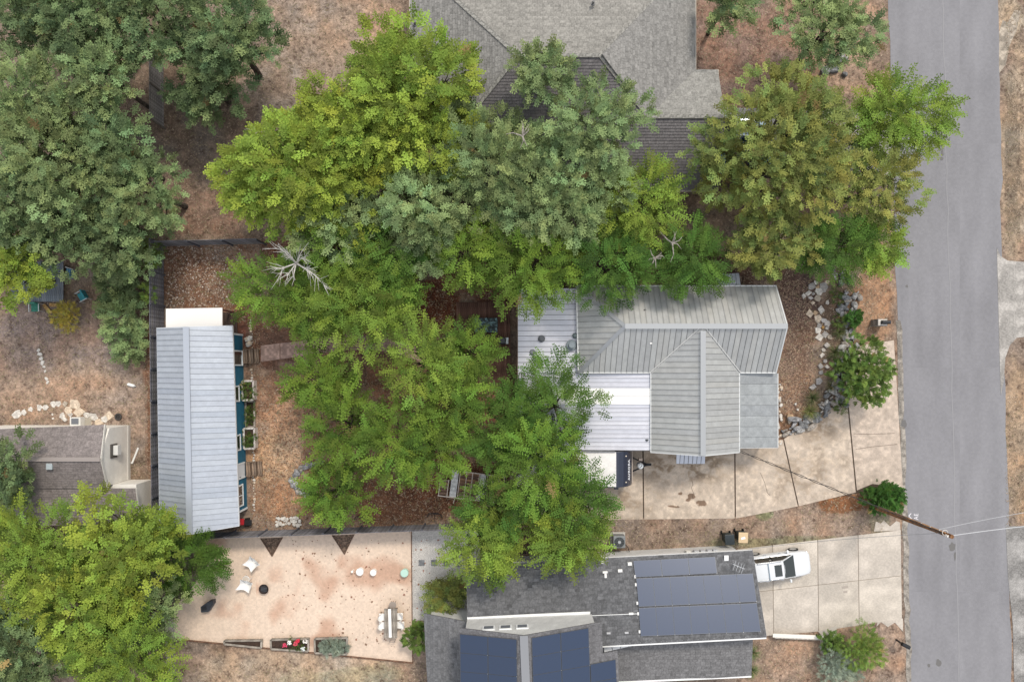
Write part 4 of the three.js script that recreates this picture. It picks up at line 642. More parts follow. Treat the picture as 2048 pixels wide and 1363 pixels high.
function shrub(name, label, px, py, rpx, h, species, o = {}) {
  const sp = SP[species], R = rng(treeSeed += 37), c = W(px, py, h * 0.6), r = rpx / K, g = thing(name, label, o.cat || 'shrub', V(c.x, 0, c.z), o.group), clumps = [], n = Math.round(5 + r * 7);
  for (let i = 0; i < n; i++) { const f = Math.sqrt((i + 0.4) / n), a = i * 2.4 + R(), rad = r * 0.72 * f * (0.8 + 0.4 * R()); clumps.push({ c: V(c.x + Math.cos(a) * rad * (o.sx || 1), h * (0.35 + 0.4 * Math.sqrt(1 - 0.8 * f * f)), c.z + Math.sin(a) * rad * (o.sz || 1)), r: Math.min(r * 0.42, h * 0.5) * (0.8 + 0.4 * R()) }); }
  clumps.slice(0, 6).forEach(k => part(g, 'stem', tube([V(c.x, 0, c.z), k.c], [0.025, 0.01], 5), BARK)); crownMesh(g, 'foliage', clumps, V(c.x, 0, c.z), sp, R, o.mul || 1); return g;
}
// clump of strap leaves: every blade arches outwards
function grassClump(label, px, py, rpx, h, col, n, o = {}) {
  const R = rng(treeSeed += 37), b = W(px, py), r = rpx / K, pos = [], cl = []; const g = thing(o.name || 'ornamental_grass', label, o.cat || 'grass clump', b, o.group);
  for (let i = 0; i < n; i++) {
    const a = R() * 6.283, L = r * (0.7 + 0.45 * R()), w = (o.w || 0.03) * (0.7 + 0.6 * R()), hh = h * (0.35 + 0.65 * R()), s = V(-Math.sin(a), 0, Math.cos(a)).multiplyScalar(w / 2), v = 0.65 + 0.7 * R(), dry = R() < (o.dry || 0.15); let pts = [];
    for (let k = 0; k <= 4; k++) { const t = k / 4; pts.push(V(b.x + Math.cos(a) * L * (t * 0.6 + t * t * 0.4) + (R() - 0.5) * 0.02, 0.02 + hh * (1.9 * t - 1.35 * t * t), b.z + Math.sin(a) * L * (t * 0.6 + t * t * 0.4))); }
    for (let k = 0; k < 4; k++) { const w0 = 1 - k / 4, w1 = 1 - (k + 1) / 4, A = pts[k].clone().addScaledVector(s, w0), B = pts[k].clone().addScaledVector(s, -w0), C = pts[k + 1].clone().addScaledVector(s, -w1), D = pts[k + 1].clone().addScaledVector(s, w1); for (const q of [A, B, C, A, C, D]) { pos.push(q.x, q.y, q.z); cl.push(...(dry ? [0.34 * v, 0.27 * v, 0.15 * v] : col.map(x => x * v))); } }
  }
  const ge = rawGeo(pos); ge.setAttribute('color', new THREE.Float32BufferAttribute(cl, 3)); const m = part(g, 'blades', ge, BLADE); m.userData.kind = 'stuff'; return g;
}
const BLADE = new THREE.MeshPhysicalMaterial({ vertexColors: true, roughness: 0.7, side: THREE.DoubleSide, transmission: 0.2, thickness: 0 });

// --- trees: label, photo x, y, crown radius (photo pixels), height in metres, kind
const NWG = 'trees of the north-west thicket', NR = 'trees along the northern boundary', YT = 'trees in the middle of the main yard', SWG = 'trees of the south-west thicket';
tree('live_oak', 'dull green oak at the very top left corner', 40, 30, 95, 8, 'dull', { group: NWG }); tree('live_oak', 'dull green oak at the top edge, second from the left corner', 170, 45, 110, 8.5, 'dull', { group: NWG });
tree('live_oak', 'dull green oak at the top edge above the grey fence section', 315, 40, 92, 8, 'dull', { group: NWG }); tree('live_oak', 'dull green oak overhanging the pale northern lawn', 460, 75, 105, 7.5, 'dull', { group: NWG });
tree('live_oak', 'round dull oak just left of the grey fence section top', 218, 160, 72, 8.2, 'sage', { group: NWG }); tree('live_oak', 'low dull oak reaching right over the brown lawn', 410, 165, 75, 5.5, 'dull', { group: NWG });
tree('live_oak', 'large dull oak at the left edge below the corner oaks', 70, 205, 110, 8.5, 'sage', { group: NWG }); tree('live_oak', 'dull oak hiding the lower end of the grey fence section', 238, 305, 80, 7.5, 'dull', { group: NWG });
tree('live_oak', 'broad dull oak in the middle of the left thicket', 110, 320, 125, 9, 'sage', { group: NWG }); tree('live_oak', 'dull oak above the blue-grey deck', 130, 445, 105, 7, 'dull', { group: NWG });
tree('live_oak', 'dull oak at the left edge, lowest of the dark thicket', 25, 410, 90, 7.5, 'dull', { group: NWG }); tree('live_oak', 'dull oak touching the bare soil at the thicket edge', 290, 385, 85, 7, 'sage', { group: NWG });
tree('live_oak', 'dull oak just outside the north-west fence corner', 235, 485, 75, 6, 'dull', { group: NWG }); tree('cedar_elm', 'bright yellow-green tree overhanging the blue-grey deck', 30, 545, 65, 6.5, 'elm', { group: NWG });
tree('cedar_elm', 'large yellow-green elm beside the west hip of the shingle roof', 815, 195, 157, 9.5, 'elm', { group: NR, sx: 1.05, lobes: 14, mul: 0.9 }); tree('cedar_elm', 'broad yellow-green elm left of the other northern elm', 610, 345, 171, 9, 'elm', { group: NR, sx: 1.1, sz: 0.72, lobes: 16, mul: 0.9 });
tree('cedar_elm', 'small yellow-green elm crown below the northern shingle hip, between both elms', 690, 260, 100, 8.5, 'elm', { group: NR });
tree('sage_oak', 'small grey-green tree standing before the dark roof slope', 1082, 160, 58, 8.5, 'sage', { group: NR, pale: true }); tree('sage_oak', 'grey-green tree with spiky top beside the dark roof slope', 1195, 260, 100, 9, 'sage', { group: NR, pale: true });
tree('sage_oak', 'grey-green tree right of the large yellow elm', 985, 330, 120, 8.5, 'sage', { group: NR, pale: true }); tree('sage_oak', 'grey-green tree in the centre of the northern row', 1110, 380, 130, 8.5, 'sage', { group: NR, pale: true, sx: 1.1 });
tree('sage_oak', 'grey-green tree at the foot of the two yellow elms', 850, 420, 115, 8, 'sage', { group: NR }); tree('sage_oak', 'grey-green tree under the broad left elm', 680, 440, 95, 7.5, 'sage', { group: NR });
tree('sage_oak', 'grey-green tree at the east end of the dark roof eave', 1270, 420, 85, 7, 'bright', { group: NR });
tree('pecan', 'large olive-green tree over the northern concrete drive', 1560, 300, 176, 9.5, 'olive', { group: NR, sz: 0.95, lobes: 16, mul: 0.9 }); tree('juniper', 'green tree leaning out over the asphalt', 1800, 235, 98, 7, 'bright', { group: NR, sz: 0.75 });
tree('juniper', 'olive-green tree at the roadside below the leaning one', 1755, 375, 82, 6.5, 'olive', { group: NR }); tree('sage_oak', 'grey-green tree beside boulders at the top edge', 1655, 55, 90, 6.5, 'sage', { group: NR, sz: 1.1 }); tree('sage_oak', 'small grey-green tree cut by the top edge beside the shingle house', 1455, 12, 45, 5.5, 'sage', { group: NR });
// inside the plot, north side
tree('yard_elm', 'dark green tree over the white ribbed roof corner', 1062, 532, 95, 7.5, 'yard', { group: YT, sz: 0.9, mul: 0.72 }); tree('yard_elm', 'green tree left of the one on the white roof corner', 930, 508, 66, 7, 'yard', { group: YT, mul: 0.72 }); tree('yard_elm', 'dark green tree at the northern edge above the reddish clearing', 790, 500, 79, 7, 'dark', { group: YT, mul: 0.72 });
tree('yard_elm', 'green tree at the northern edge beside the dead branches', 690, 515, 84, 7, 'yard', { group: YT, mul: 0.72 }); tree('juniper', 'dark feathery juniper drooping over the metal hip', 1215, 530, 86, 7, 'dark', { group: YT, sz: 0.95, mul: 0.72 });
tree('juniper', 'dark juniper at the north eave above the small metal roof', 1385, 520, 70, 6.5, 'dark', { group: YT, sz: 0.8, mul: 0.72 }); tree('pecan', 'olive-green tree over the north-east garden bed', 1530, 490, 93, 7, 'olive', { group: YT, sz: 0.62, mul: 0.72 }); tree('juniper', 'dark green tree above the flagstone heap', 1660, 490, 74, 6, 'dark', { group: YT, sz: 0.68, mul: 0.72 }); tree('juniper', 'green roadside tree at the north-east plot corner', 1742, 488, 45, 5, 'bright', { group: YT, mul: 0.72 });
tree('yard_elm', 'green tree below the dead branches by the studio', 560, 575, 84, 6, 'yard', { group: YT, sz: 0.8, mul: 0.51 });
tree('yard_elm', 'bright green tree in the middle of the yard, north of the path', 725, 609, 105, 7.5, 'bright', { group: YT, mul: 0.72 }); tree('yard_elm', 'green tree between the path and the dead branches', 640, 612, 66, 6.5, 'yard', { group: YT, mul: 0.59 }); tree('yard_elm', 'green tree left of the reddish clearing', 778, 580, 56, 6.5, 'yard', { group: YT, mul: 0.59 });
tree('yard_elm', 'bright green tree beside the deck clearing, right of the path', 850, 722, 70, 7.5, 'bright', { group: YT, mul: 0.72 }); tree('yard_elm', 'thin olive tree overhanging the timber deck', 938, 705, 46, 5.5, 'yard', { group: YT, mul: 0.34 });
tree('yard_elm', 'small green tree south of the concrete path', 640, 752, 52, 5.5, 'yard', { group: YT, mul: 0.51 }); tree('yard_elm', 'green tree reaching west over the straw-coloured lawn', 690, 855, 80, 6, 'yard', { group: YT, mul: 0.59 }); tree('yard_elm', 'green tree in the centre of the lower yard', 795, 885, 80, 7, 'yard', { group: YT, mul: 0.72 });
tree('yard_elm', 'green tree south of the deck clearing', 905, 820, 66, 7, 'yard', { group: YT, mul: 0.55 }); tree('yard_elm', 'green tree above the wooden lattice platform', 872, 892, 58, 7, 'yard', { group: YT, mul: 0.72 }); tree('yard_elm', 'dark green tree against the white carport roof', 1110, 815, 86, 6.5, 'dark', { group: YT, sz: 1.12, mul: 0.72 });
tree('yard_elm', 'dark green tree left of the carport tree', 1005, 850, 76, 6.5, 'dark', { group: YT, mul: 0.72 }); tree('yard_elm', 'bright green tree hiding the rear of the travel trailer', 1070, 925, 91, 7.5, 'yard', { group: YT, mul: 0.72 }); tree('yard_elm', 'dark green tree south of the travel trailer', 1140, 1000, 79, 6.5, 'dark', { group: YT, mul: 0.72 });
tree('yard_elm', 'green tree beside the lattice platform by the south fence', 990, 1022, 58, 6, 'dark', { group: YT, mul: 0.72 }); tree('yard_elm', 'small green tree growing from the stone ring', 665, 985, 66, 4.5, 'yard', { group: YT, sz: 0.75, mul: 0.55 });
tree('cedar_elm', 'light green tree drooping over the solar house eave', 960, 1085, 70, 6.5, 'bright', { group: 'trees over the south fence', sz: 0.9 }); tree('cedar_elm', 'light green tree beside the grey condenser unit', 1135, 1070, 82, 6.5, 'bright', { group: 'trees over the south fence', sz: 0.62 });
// south-west thicket and the left edge
tree('cedar_elm', 'yellow-green tree at the south-west fence corner', 255, 1095, 108, 8, 'elm', { group: SWG }); tree('cedar_elm', 'green tree at the left edge below the cottage', 75, 1110, 105, 7.5, 'bright', { group: SWG }); tree('cedar_elm', 'yellow-green tree in the middle of the south-west thicket', 165, 1205, 115, 8.5, 'elm', { group: SWG });
tree('live_oak', 'dull green tree at the bottom left corner', 50, 1300, 110, 8, 'dull', { group: SWG }); tree('cedar_elm', 'light green tree at the bottom edge beside the plank fence', 245, 1310, 105, 8, 'bright', { group: SWG }); tree('live_oak', 'dark green tree beside the white sling chairs', 385, 1120, 58, 4.5, 'dark', { group: SWG, sz: 1.1 }); tree('live_oak', 'grey-green tree behind the plank fence', 305, 1215, 62, 6, 'sage', { group: SWG });
tree('live_oak', 'dark green tree overhanging the cottage roof from the left', 12, 955, 68, 6, 'dull', { group: 'trees by the cottage', sz: 1.1 });
tree('crape_myrtle', 'small dense green tree standing on the driveway edge', 1728, 742, 58, 3.4, 'crape', { sz: 1.3, lobes: 10 });
// shrubs
shrub('golden_shrub', 'round golden shrub below the blue-grey deck', 132, 634, 28, 1.3, 'gold'); shrub('kerb_bush', 'glossy green bush at the driveway mouth beside the street', 1765, 997, 36, 1.4, 'bush', { sx: 1.15, sz: 0.85 }); shrub('fence_bush', 'small bright bush at the lower corner of the studio', 315, 1042, 26, 1.6, 'lime');
shrub('boundary_shrub', 'upright green shrub outside the west fence, topmost', 240, 570, 34, 2.4, 'dull', { group: 'shrubs along the west boundary' }); shrub('boundary_shrub', 'upright green shrub outside the west fence, middle', 243, 630, 36, 2.4, 'sage', { group: 'shrubs along the west boundary', sz: 1.2 }); shrub('boundary_shrub', 'upright green shrub outside the west fence, lowest', 264, 688, 26, 1.6, 'sage', { group: 'shrubs along the west boundary' });
shrub('corner_vine', 'green vine spilling over the north-west fence corner', 300, 510, 24, 2.3, 'lime', { sz: 1.5 }); shrub('corner_vine', 'green vine over the west fence beside the canopy', 298, 585, 16, 2.3, 'lime', { sz: 1.4 });
shrub('gravel_bush', 'feathery tan bush in the white gravel by the house wall', 893, 1190, 32, 1.4, 'olive'); shrub('patio_bush', 'light green bush at the corner of the low grey roof', 833, 1268, 22, 1.8, 'crape', { sz: 1.3 });
shrub('front_shrub', 'broad green shrub in the front bed at the bottom right', 1726, 1298, 44, 1.8, 'lime', { sz: 1.0, mul: 0.55 }); shrub('silver_shrub', 'silver-leaved shrub at the bottom edge beside the green one', 1668, 1332, 36, 1.3, 'silver'); shrub('front_shrub', 'small green shrub beside the low white wall', 1665, 1282, 20, 1.1, 'crape'); shrub('silver_shrub', 'small silver shrub right of the larger silver one', 1706, 1345, 18, 1, 'silver'); shrub('agave', 'blue-green leafy plant beside the mailbox verge', 1706, 636, 15, 0.8, 'bush', { cat: 'plant' });
shrub('bed_shrub', 'dark green shrub behind the flagstones', 1672, 588, 14, 0.7, 'herb', { cat: 'plant', sz: 1.6 }); shrub('bed_shrub', 'green shrub among the boulders', 1676, 645, 13, 0.7, 'herb', { cat: 'plant', sz: 1.4 }); shrub('bed_shrub', 'low green shrub under the driveway tree', 1682, 812, 14, 0.6, 'herb', { cat: 'plant' });
const GC = 'strap-leaved clumps in the front bed', gcol = [0.09, 0.125, 0.03];
grassClump('spiky grass clump nearest the boulder by the flagstones', 1666, 705, 24, 0.9, gcol, 170, { group: GC }); grassClump('spiky grass clump south of the two grey stones', 1622, 795, 22, 0.9, gcol, 150, { group: GC, dry: 0.3 }); grassClump('bright spiky grass clump at the driveway corner', 1618, 822, 23, 0.9, [0.16, 0.19, 0.04], 180, { group: GC }); grassClump('spiky grass clump behind the flagstone path', 1676, 665, 20, 0.8, gcol, 130, { group: GC }); grassClump('dry spiky clump between driveway tree and stones', 1660, 770, 20, 0.7, gcol, 110, { group: GC, dry: 0.5 });
grassClump('long green grass along the low grey roof end, upper', 1503, 1302, 20, 0.8, [0.16, 0.22, 0.07], 200, { group: 'grass beside the solar house' }); grassClump('long green grass along the low grey roof end, lower', 1502, 1338, 20, 0.8, [0.16, 0.22, 0.07], 200, { group: 'grass beside the solar house' });
// dead tree: bleached bare branches
{
  const g = thing('dead_tree', 'bleached bare dead tree in the north-west yard', 'tree', W(594, 528)), R = rng(77), m = mat('#e4e1dc', 0.85, 0, { grain: [0.7, 0.2, 32, 10] });
  const o = W(590, 522, 0), fork = 0; part(g, 'trunk', tube([W(592, 526, 6.2).setY(0), W(592, 526, 6.2).setY(3), W(592, 526, 6.2)], [0.16, 0.13, 0.09], 7), m);
  const f = W(592, 526, 6.2); let dirs = [[548, 494, 5.6], [566, 498, 6], [604, 500, 5.8], [612, 520, 5.4], [572, 552, 5.6], [556, 560, 5.2], [550, 535, 5.6], [630, 552, 5.2], [655, 578, 4.8], [588, 560, 5.7], [618, 535, 6.1], [575, 510, 6.2]];
  dirs.forEach(([x, y, h]) => { const e = W(x, y, h + 2), mid = f.clone().lerp(e, 0.5).add(V((R() - 0.5) * 0.5, 0.25, (R() - 0.5) * 0.5)), pts = [f, mid, e]; const b = part(g, 'branch', tube(pts, [0.05, 0.034, 0.012], 5), m); const tw = []; for (let k = 0; k < 11; k++) { const t = 0.3 + 0.7 * R(), s = t < 0.5 ? f.clone().lerp(mid, t * 2) : mid.clone().lerp(e, t * 2 - 1), d = e.clone().sub(f).normalize().add(V((R() - 0.5) * 1.6, (R() - 0.2) * 0.7, (R() - 0.5) * 1.6)).normalize(), L = 0.4 + 0.8 * R(); tw.push(tube([s, s.clone().addScaledVector(d, L * 0.5).add(V(0, 0.04, 0)), s.clone().addScaledVector(d, L)], [0.016, 0.011, 0.005], 4)); } part(b, 'twigs', merge(tw), m).userData.kind = 'stuff'; });
}
// bare limbs breaking the canopy
[['bare grey limbs among the dark junipers', 1345, 486, 6.5, 30], ['bare grey limbs in the central grey-green tree', 1045, 272, 8.8, 22], ['bare white limb at the edge of the left elm', 515, 265, 6.5, 26], ['bare twisted limb beside the juniper on the metal hip', 1310, 516, 6.6, 16]].forEach(([l, x, y, h, r], i) => {
  const R = rng(500 + i), c = W(x, y, h), g = thing('bare_limb', l, 'branch', V(c.x, 0, c.z)), list = []; for (let k = 0; k < 7; k++) { const a = R() * 6.28, L = r / K * (0.6 + 0.7 * R()), e = c.clone().add(V(Math.cos(a) * L, (R() - 0.4) * 0.5, Math.sin(a) * L)), m = c.clone().lerp(e, 0.5).add(V((R() - 0.5) * 0.3, 0.12, (R() - 0.5) * 0.3)); list.push(tube([c, m, e], [0.05, 0.03, 0.01], 5)); } part(g, 'limb', merge(list), PALEBARK); part(g, 'stem', tube([V(c.x + 0.3, 0, c.z + 0.2), V(c.x + 0.1, h * 0.6, c.z), c], [0.12, 0.09, 0.05], 6), PALEBARK);
});
// ---------------------------------------------------------------- fences: posts and single boards
function fence(label, a, b, h, bays, boards, bm, pm, side, o = {}) {
  const g = thing(o.name || 'board_fence', label, 'fence', a.clone().setY(0), null), d = b.clone().sub(a).setY(0), L = d.length(), u = d.clone().normalize(), n = V(-u.z, 0, u.x).multiplyScalar(side), R = rng(o.seed || 3), bw = h / boards, yaw = Math.atan2(u.x, u.z);
  for (let i = 0; i <= bays; i++) { const p = a.clone().addScaledVector(u, L * i / bays).addScaledVector(n, 0.07); part(g, 'post', box(0.1, h + 0.08, 0.1, p.x, (h + 0.08) / 2, p.z, yaw), pm); }
  for (let i = 0; i < bays; i++) for (let k = 0; k < boards; k++) { const p = a.clone().addScaledVector(u, L * (i + 0.5) / bays).addScaledVector(n, (R() - 0.5) * 0.012), y = bw * (k + 0.5) + 0.04; part(g, 'board', box(0.022, bw - 0.018, L / bays - 0.012, p.x, y, p.z, yaw, (R() - 0.5) * 0.004), bm[Math.floor(R() * bm.length)]); }
  return g;
}
const fb = ['#9d9da6', '#a5a5ab', '#95969f', '#a9a7a8'].map((c, i) => mat(c, 0.9, 0, { key: 'fb' + i, grain: [1.3, 0.4, 40, 12, 6] })), fp = mat('#5c5e66', 0.9), fg = ['#b5b2ae', '#bdb9b5', '#adaaa8'].map((c, i) => mat(c, 0.9, 0, { key: 'fg' + i, grain: [1.1, 0.35, 40, 12, 6] }));
fence('dark weathered board fence along the west side of the plot', W(327, 488), W(332, 1047), 2.0, 9, 8, fb, fp, -1, { seed: 4 });
fence('blue-grey board fence across the north-west corner of the plot', W(332, 492), W(532, 487), 1.95, 3, 8, fb, fp, 1, { seed: 5 });
fence('dark grey board fence between the main yard and the sand court', W(408, 1065), W(914, 1046), 1.9, 8, 8, fb, fp, -1, { seed: 6 });
fence('pale grey fence section standing in the north-west thicket', W(327, 120), W(328, 257), 2.0, 2, 8, fg, mat('#77716a', 0.9), -1, { seed: 7 });
fence('grey plank fence beside the south-west thicket', W(348, 1216), W(353, 1420), 1.3, 3, 6, fg, mat('#6f6a66', 0.9), -1, { seed: 8 });
{ const m = ['#4b3c36', '#54443c', '#43352f'].map((c, i) => mat(c, 0.9, 0, { key: 'sl' + i })); const g = thing('screen_panel', 'dark slatted screen beside the white canopy', 'screen', W(455, 640)); for (let i = 0; i < 7; i++) { const a = W(446 + i * 4, 624, 0.5), b = W(448 + i * 4, 668, 0.5); part(g, 'plank', bar(a.setY(0.4), b.setY(0.4), 0.12, 0.04), m[i % 3]); } for (const y of [630, 662]) part(g, 'joist', bar(W(446, y, 0).setY(0.2), W(473, y, 0).setY(0.2), 0.08, 0.36), m[2]); }

// ---------------------------------------------------------------- stones
const stoneM = ['#cfcac6', '#e2dcd3', '#b9b5b1', '#ece7de', '#d6b896', '#efdcc4', '#c6b9a8', '#d0a464'].map((c, i) => mat(c, 0.92, 0, { key: 'sn' + i, grain: [0.8, 0.25, 32, 8] }));
function flag(g, px, py, r, mi, R, h = 0.07, sx = 1, sy = 1, rot = 0) { const n = 4 + Math.floor(R() * 2.6), p = []; for (let k = 0; k < n; k++) { const a = k / n * 6.283 + (R() - 0.5) * 0.5, q = r * (0.8 + 0.5 * R()), x = Math.cos(a) * q * sx, y = Math.sin(a) * q * sy; p.push([px + x * Math.cos(rot) - y * Math.sin(rot), py + x * Math.sin(rot) + y * Math.cos(rot)]); } part(g, 'stone', prism(PX(p), -0.02, h * (0.8 + 0.4 * R()), 0.012), stoneM[mi]); }
{
  const R = rng(61), g = thing('flagstone_border', 'line of loose pale flagstones along the front garden bed', 'stones', W(1640, 650));
  const c7 = [[570, 300, 55, 2], [790, 310, 60, 2], [515, 415, 45, 3], [705, 395, 55, 3], [435, 470, 38, 1], [555, 500, 35, 0], [685, 505, 50, 6], [600, 595, 32, 5], [540, 780, 60, 5], [640, 780, 45, 4], [685, 865, 58, 5], [750, 720, 55, 1], [860, 590, 34, 1], [795, 915, 40, 0], [862, 965, 46, 0], [700, 930, 36, 6], [705, 1012, 36, 2], [780, 1035, 24, 7], [690, 1100, 45, 3], [725, 1210, 60, 1], [825, 1165, 48, 2], [905, 1215, 38, 6], [860, 210, 30, 5], [680, 310, 25, 4], [600, 430, 24, 2], [800, 375, 26, 0], [650, 225, 30, 0], [860, 1050, 30, 2]];
  for (const [x, y, r, m] of c7) flag(g, 1560 + x / 9.09, 540 + y / 9.09, r / 9.09 * 1.25, m, R, 0.08);
  for (const [x, y, r, m] of [[635, 70, 36, 0], [565, 205, 30, 1], [610, 285, 26, 0], [635, 362, 26, 3], [552, 350, 32, 2], [555, 440, 28, 2], [532, 560, 44, 0], [450, 640, 44, 0], [208, 868, 14, 3], [235, 945, 14, 3], [135, 1045, 40, 4], [125, 1110, 26, 6], [590, 130, 22, 1]]) flag(g, 1560 + x / 6.817, 680 + y / 6.817, r / 6.817 * 1.15, m, R, 0.14);
}
{
  const R = rng(62), gm = ['#c6c6c8', '#aaacae', '#dcdbd8', '#9a9c9e', '#cfc6bb'].map((c, i) => mat(c, 0.92, 0, { key: 'bl' + i, grain: [0.7, 0.55, 32, 8] })), path = [[1672, 548], [1694, 560], [1704, 600], [1690, 620], [1690, 650], [1700, 690], [1688, 712], [1686, 745], [1676, 770], [1664, 780], [1690, 800], [1668, 806], [1650, 818], [1634, 832], [1612, 842], [1594, 850], [1578, 860]];
  const g = thing('boulder_wall', 'rough grey limestone boulder wall edging the raised front bed', 'rock wall', W(1680, 700));
  for (let i = 0; i + 1 < path.length; i++) for (let k = 0; k < 15; k++) { const t = R(), x = path[i][0] + (path[i + 1][0] - path[i][0]) * t + (R() - 0.5) * 30, y = path[i][1] + (path[i + 1][1] - path[i][1]) * t + (R() - 0.5) * 22, p = W(x, y), s = 0.08 + 0.19 * Math.pow(R(), 2); part(g, 'stone', rock(R, p.x, 0.05 + s * (0.25 + 0.5 * R()), p.z, s * (1.2 + 0.9 * R()), s * 0.9, s * 0.8), gm[Math.floor(R() * 5)]); }
  const d = thing('boulder_row', 'grey boulders under the tree at the top right', 'rock wall', W(1665, 130));
  for (const [x, y, r] of [[1650, 143, 9], [1666, 140, 9], [1672, 126, 8], [1660, 128, 7], [1682, 115, 7], [1690, 120, 5], [1700, 70, 7], [1705, 55, 6], [1708, 80, 5], [1686, 95, 7], [1676, 30, 6], [1688, 150, 5], [1695, 100, 5]]) { const p = W(x, y); part(d, 'stone', rock(R, p.x, 0.12, p.z, r / K * 1.2, 0.3, r / K), gm[Math.floor(R() * 3)]); }
  const s = thing('stone_ring', 'curved ring of grey rubble stones round the small yard tree', 'stones', W(620, 955));
  for (let k = 0; k < 42; k++) { const a = 1.75 + 3.2 * k / 42, rr = 44 + (R() - 0.5) * 14, p = W(634 + Math.cos(a) * rr, 960 + Math.sin(a) * rr * 0.8); const q = 0.1 + 0.13 * R(); part(s, 'stone', rock(R, p.x, q * 0.4, p.z, q * 1.2, q * 0.8, q), gm[Math.floor(R() * 5)]); }
  const w = thing('rubble_heap', 'small heap of white rubble by the south fence', 'stones', W(575, 1042)); for (let k = 0; k < 38; k++) { const p = W(552 + 50 * R(), 1034 + 16 * R()), q = 0.06 + 0.09 * R(); part(w, 'stone', rock(R, p.x, q * 0.5 + 0.05 * R(), p.z, q * 1.2, q * 0.8, q), stoneM[R() < 0.6 ? 3 : 1]); }
  const e = thing('stone_edging', 'thin broken line of white stones in front of the teal wall', 'stones', W(506, 850)); for (let k = 0; k < 70; k++) { const t = k / 70, y = 640 + 385 * t; if ((y > 695 && y < 735) || (y > 758 && y < 898)) continue; const p = W(502 + 7 * t + (R() - 0.5) * 4, y), q = 0.04 + 0.07 * R(); part(e, 'stone', rock(R, p.x, q * 0.4, p.z, q, q * 0.8, q), stoneM[[3, 1, 5][Math.floor(R() * 3)]]); }
  const hp = thing('rubble_heap', 'little heap of white stones beside the brown studio steps', 'stones', W(498, 682)); for (let k = 0; k < 16; k++) { const p = W(493 + 9 * R(), 670 + 24 * R()), q = 0.07 + 0.1 * R(); part(hp, 'stone', rock(R, p.x, q * 0.5, p.z, q * 1.2, q, q), stoneM[R() < 0.7 ? 3 : 5]); }
  const c = thing('flagstone_patch', 'pale flagstones strewn above the cottage roof', 'stones', W(140, 820)); for (const [x, y, r, m] of [[190, 270, 42, 3], [270, 250, 28, 3], [345, 215, 26, 3], [452, 195, 30, 3], [520, 190, 28, 3], [603, 155, 34, 3], [665, 155, 30, 3], [770, 225, 40, 5], [850, 160, 52, 5], [890, 240, 58, 5], [735, 152, 28, 6], [800, 270, 28, 1], [705, 290, 32, 3], [985, 280, 36, 3], [1060, 310, 46, 3], [1230, 290, 46, 5], [1000, 365, 44, 5], [1190, 330, 32, 3], [730, 330, 28, 3], [1120, 360, 40, 5], [595, 275, 14, 3], [600, 320, 12, 3]]) flag(c, x / 5.68, 780 + y / 5.68, r / 5.68 * 1.15, m, R, 0.06);
  const sc = thing('stone_border', 'scattered pale stones at the porch foot', 'stones', W(1558, 820)); for (let k = 0; k < 30; k++) { const p = W(1556 + 7 * R(), 740 + 150 * R()), q = 0.05 + 0.08 * R(); part(sc, 'stone', rock(R, p.x, q * 0.4, p.z, q * 1.2, q * 0.8, q), stoneM[[3, 1, 5][Math.floor(R() * 3)]]); }
  const lr = thing('stone_line', 'short broken line of white debris on the western lawn', 'stones', W(84, 720)); for (const [x, y] of [[77, 700], [80, 708], [82, 717], [85, 725], [88, 733], [90, 742], [93, 757], [95, 764]]) { const p = W(x, y), q = 0.07 + 0.08 * R(); part(lr, 'stone', rock(R, p.x, q * 0.3, p.z, q * 1.4, q * 0.6, q), stoneM[3]); }
}
// ---------------------------------------------------------------- planters and beds
const woodGrey = ['#b5aca0', '#aaa195', '#c0b7ab'].map((c, i) => mat(c, 0.9, 0, { key: 'wg' + i, grain: [0.9, 0.35, 32, 10, 5] })), soilM = mat('#5a463a', 0.97, 0, { grain: [0.6, 0.5, 48, 12] });
function planter(label, q, h, m, fill, n, o = {}) {
  const g = thing('planter_box', label, 'planter', W(...q[0]), o.group), P = q.map(([x, y]) => W(x, y, h));
  for (let i = 0; i < 4; i++) { const a = P[i].clone(), b = P[(i + 1) % 4].clone(); part(g, 'side_board', bar(a.setY(h / 2), b.setY(h / 2), 0.05, h), m[i % m.length]); part(g, 'top_rail', bar(P[i].clone().setY(h + 0.02), P[(i + 1) % 4].clone().setY(h + 0.02), 0.13, 0.035), m[(i + 1) % m.length]); }
  part(g, 'soil', sheet(P.map(p => [p.x, p.z]), h - 0.06), soilM);
  if (fill) { const R = rng(o.seed || 8), cl = []; for (let k = 0; k < n; k++) { const u = o.u0 !== undefined ? o.u0 + (o.u1 - o.u0) * R() : R() * 0.84 + 0.08, v = R() * 0.7 + 0.15, p = P[0].clone().lerp(P[1], u).lerp(P[3].clone().lerp(P[2], u), v); cl.push({ c: p.setY(h + 0.05), r: 0.22 }); } crownMesh(g, 'foliage', cl, P[0].clone().lerp(P[2], 0.5), SP[fill], R, o.mul || 1.2); }
  return g;
}
const wp = ['#d9d2cd', '#e0dad4', '#cfc7c2'].map((c, i) => mat(c, 0.8, 0, { key: 'wp' + i, grain: [1, 0.2, 32, 8] }));
planter('raised white planter box below the first studio window', [[484, 762], [506, 761], [507, 799], [485, 800]], 0.6, wp, 'herb', 14, { seed: 81, mul: 1 }); planter('raised white planter box below the second studio window', [[487, 857], [508, 856], [509, 896], [488, 897]], 0.6, wp, 'herb', 14, { seed: 82, mul: 1 });
planter('low garden bed between the two white planters', [[491, 803], [508, 802], [509, 853], [492, 854]], 0.12, woodGrey, 'herb', 14, { seed: 83, mul: 0.8 });
const PG = 'planter boxes at the foot of the sand court'; planter('narrow empty wedge-shaped planter, leftmost at the sand edge', [[448, 1281], [523, 1280], [522, 1295], [448, 1287]], 0.25, woodGrey, null, 0, { group: PG });
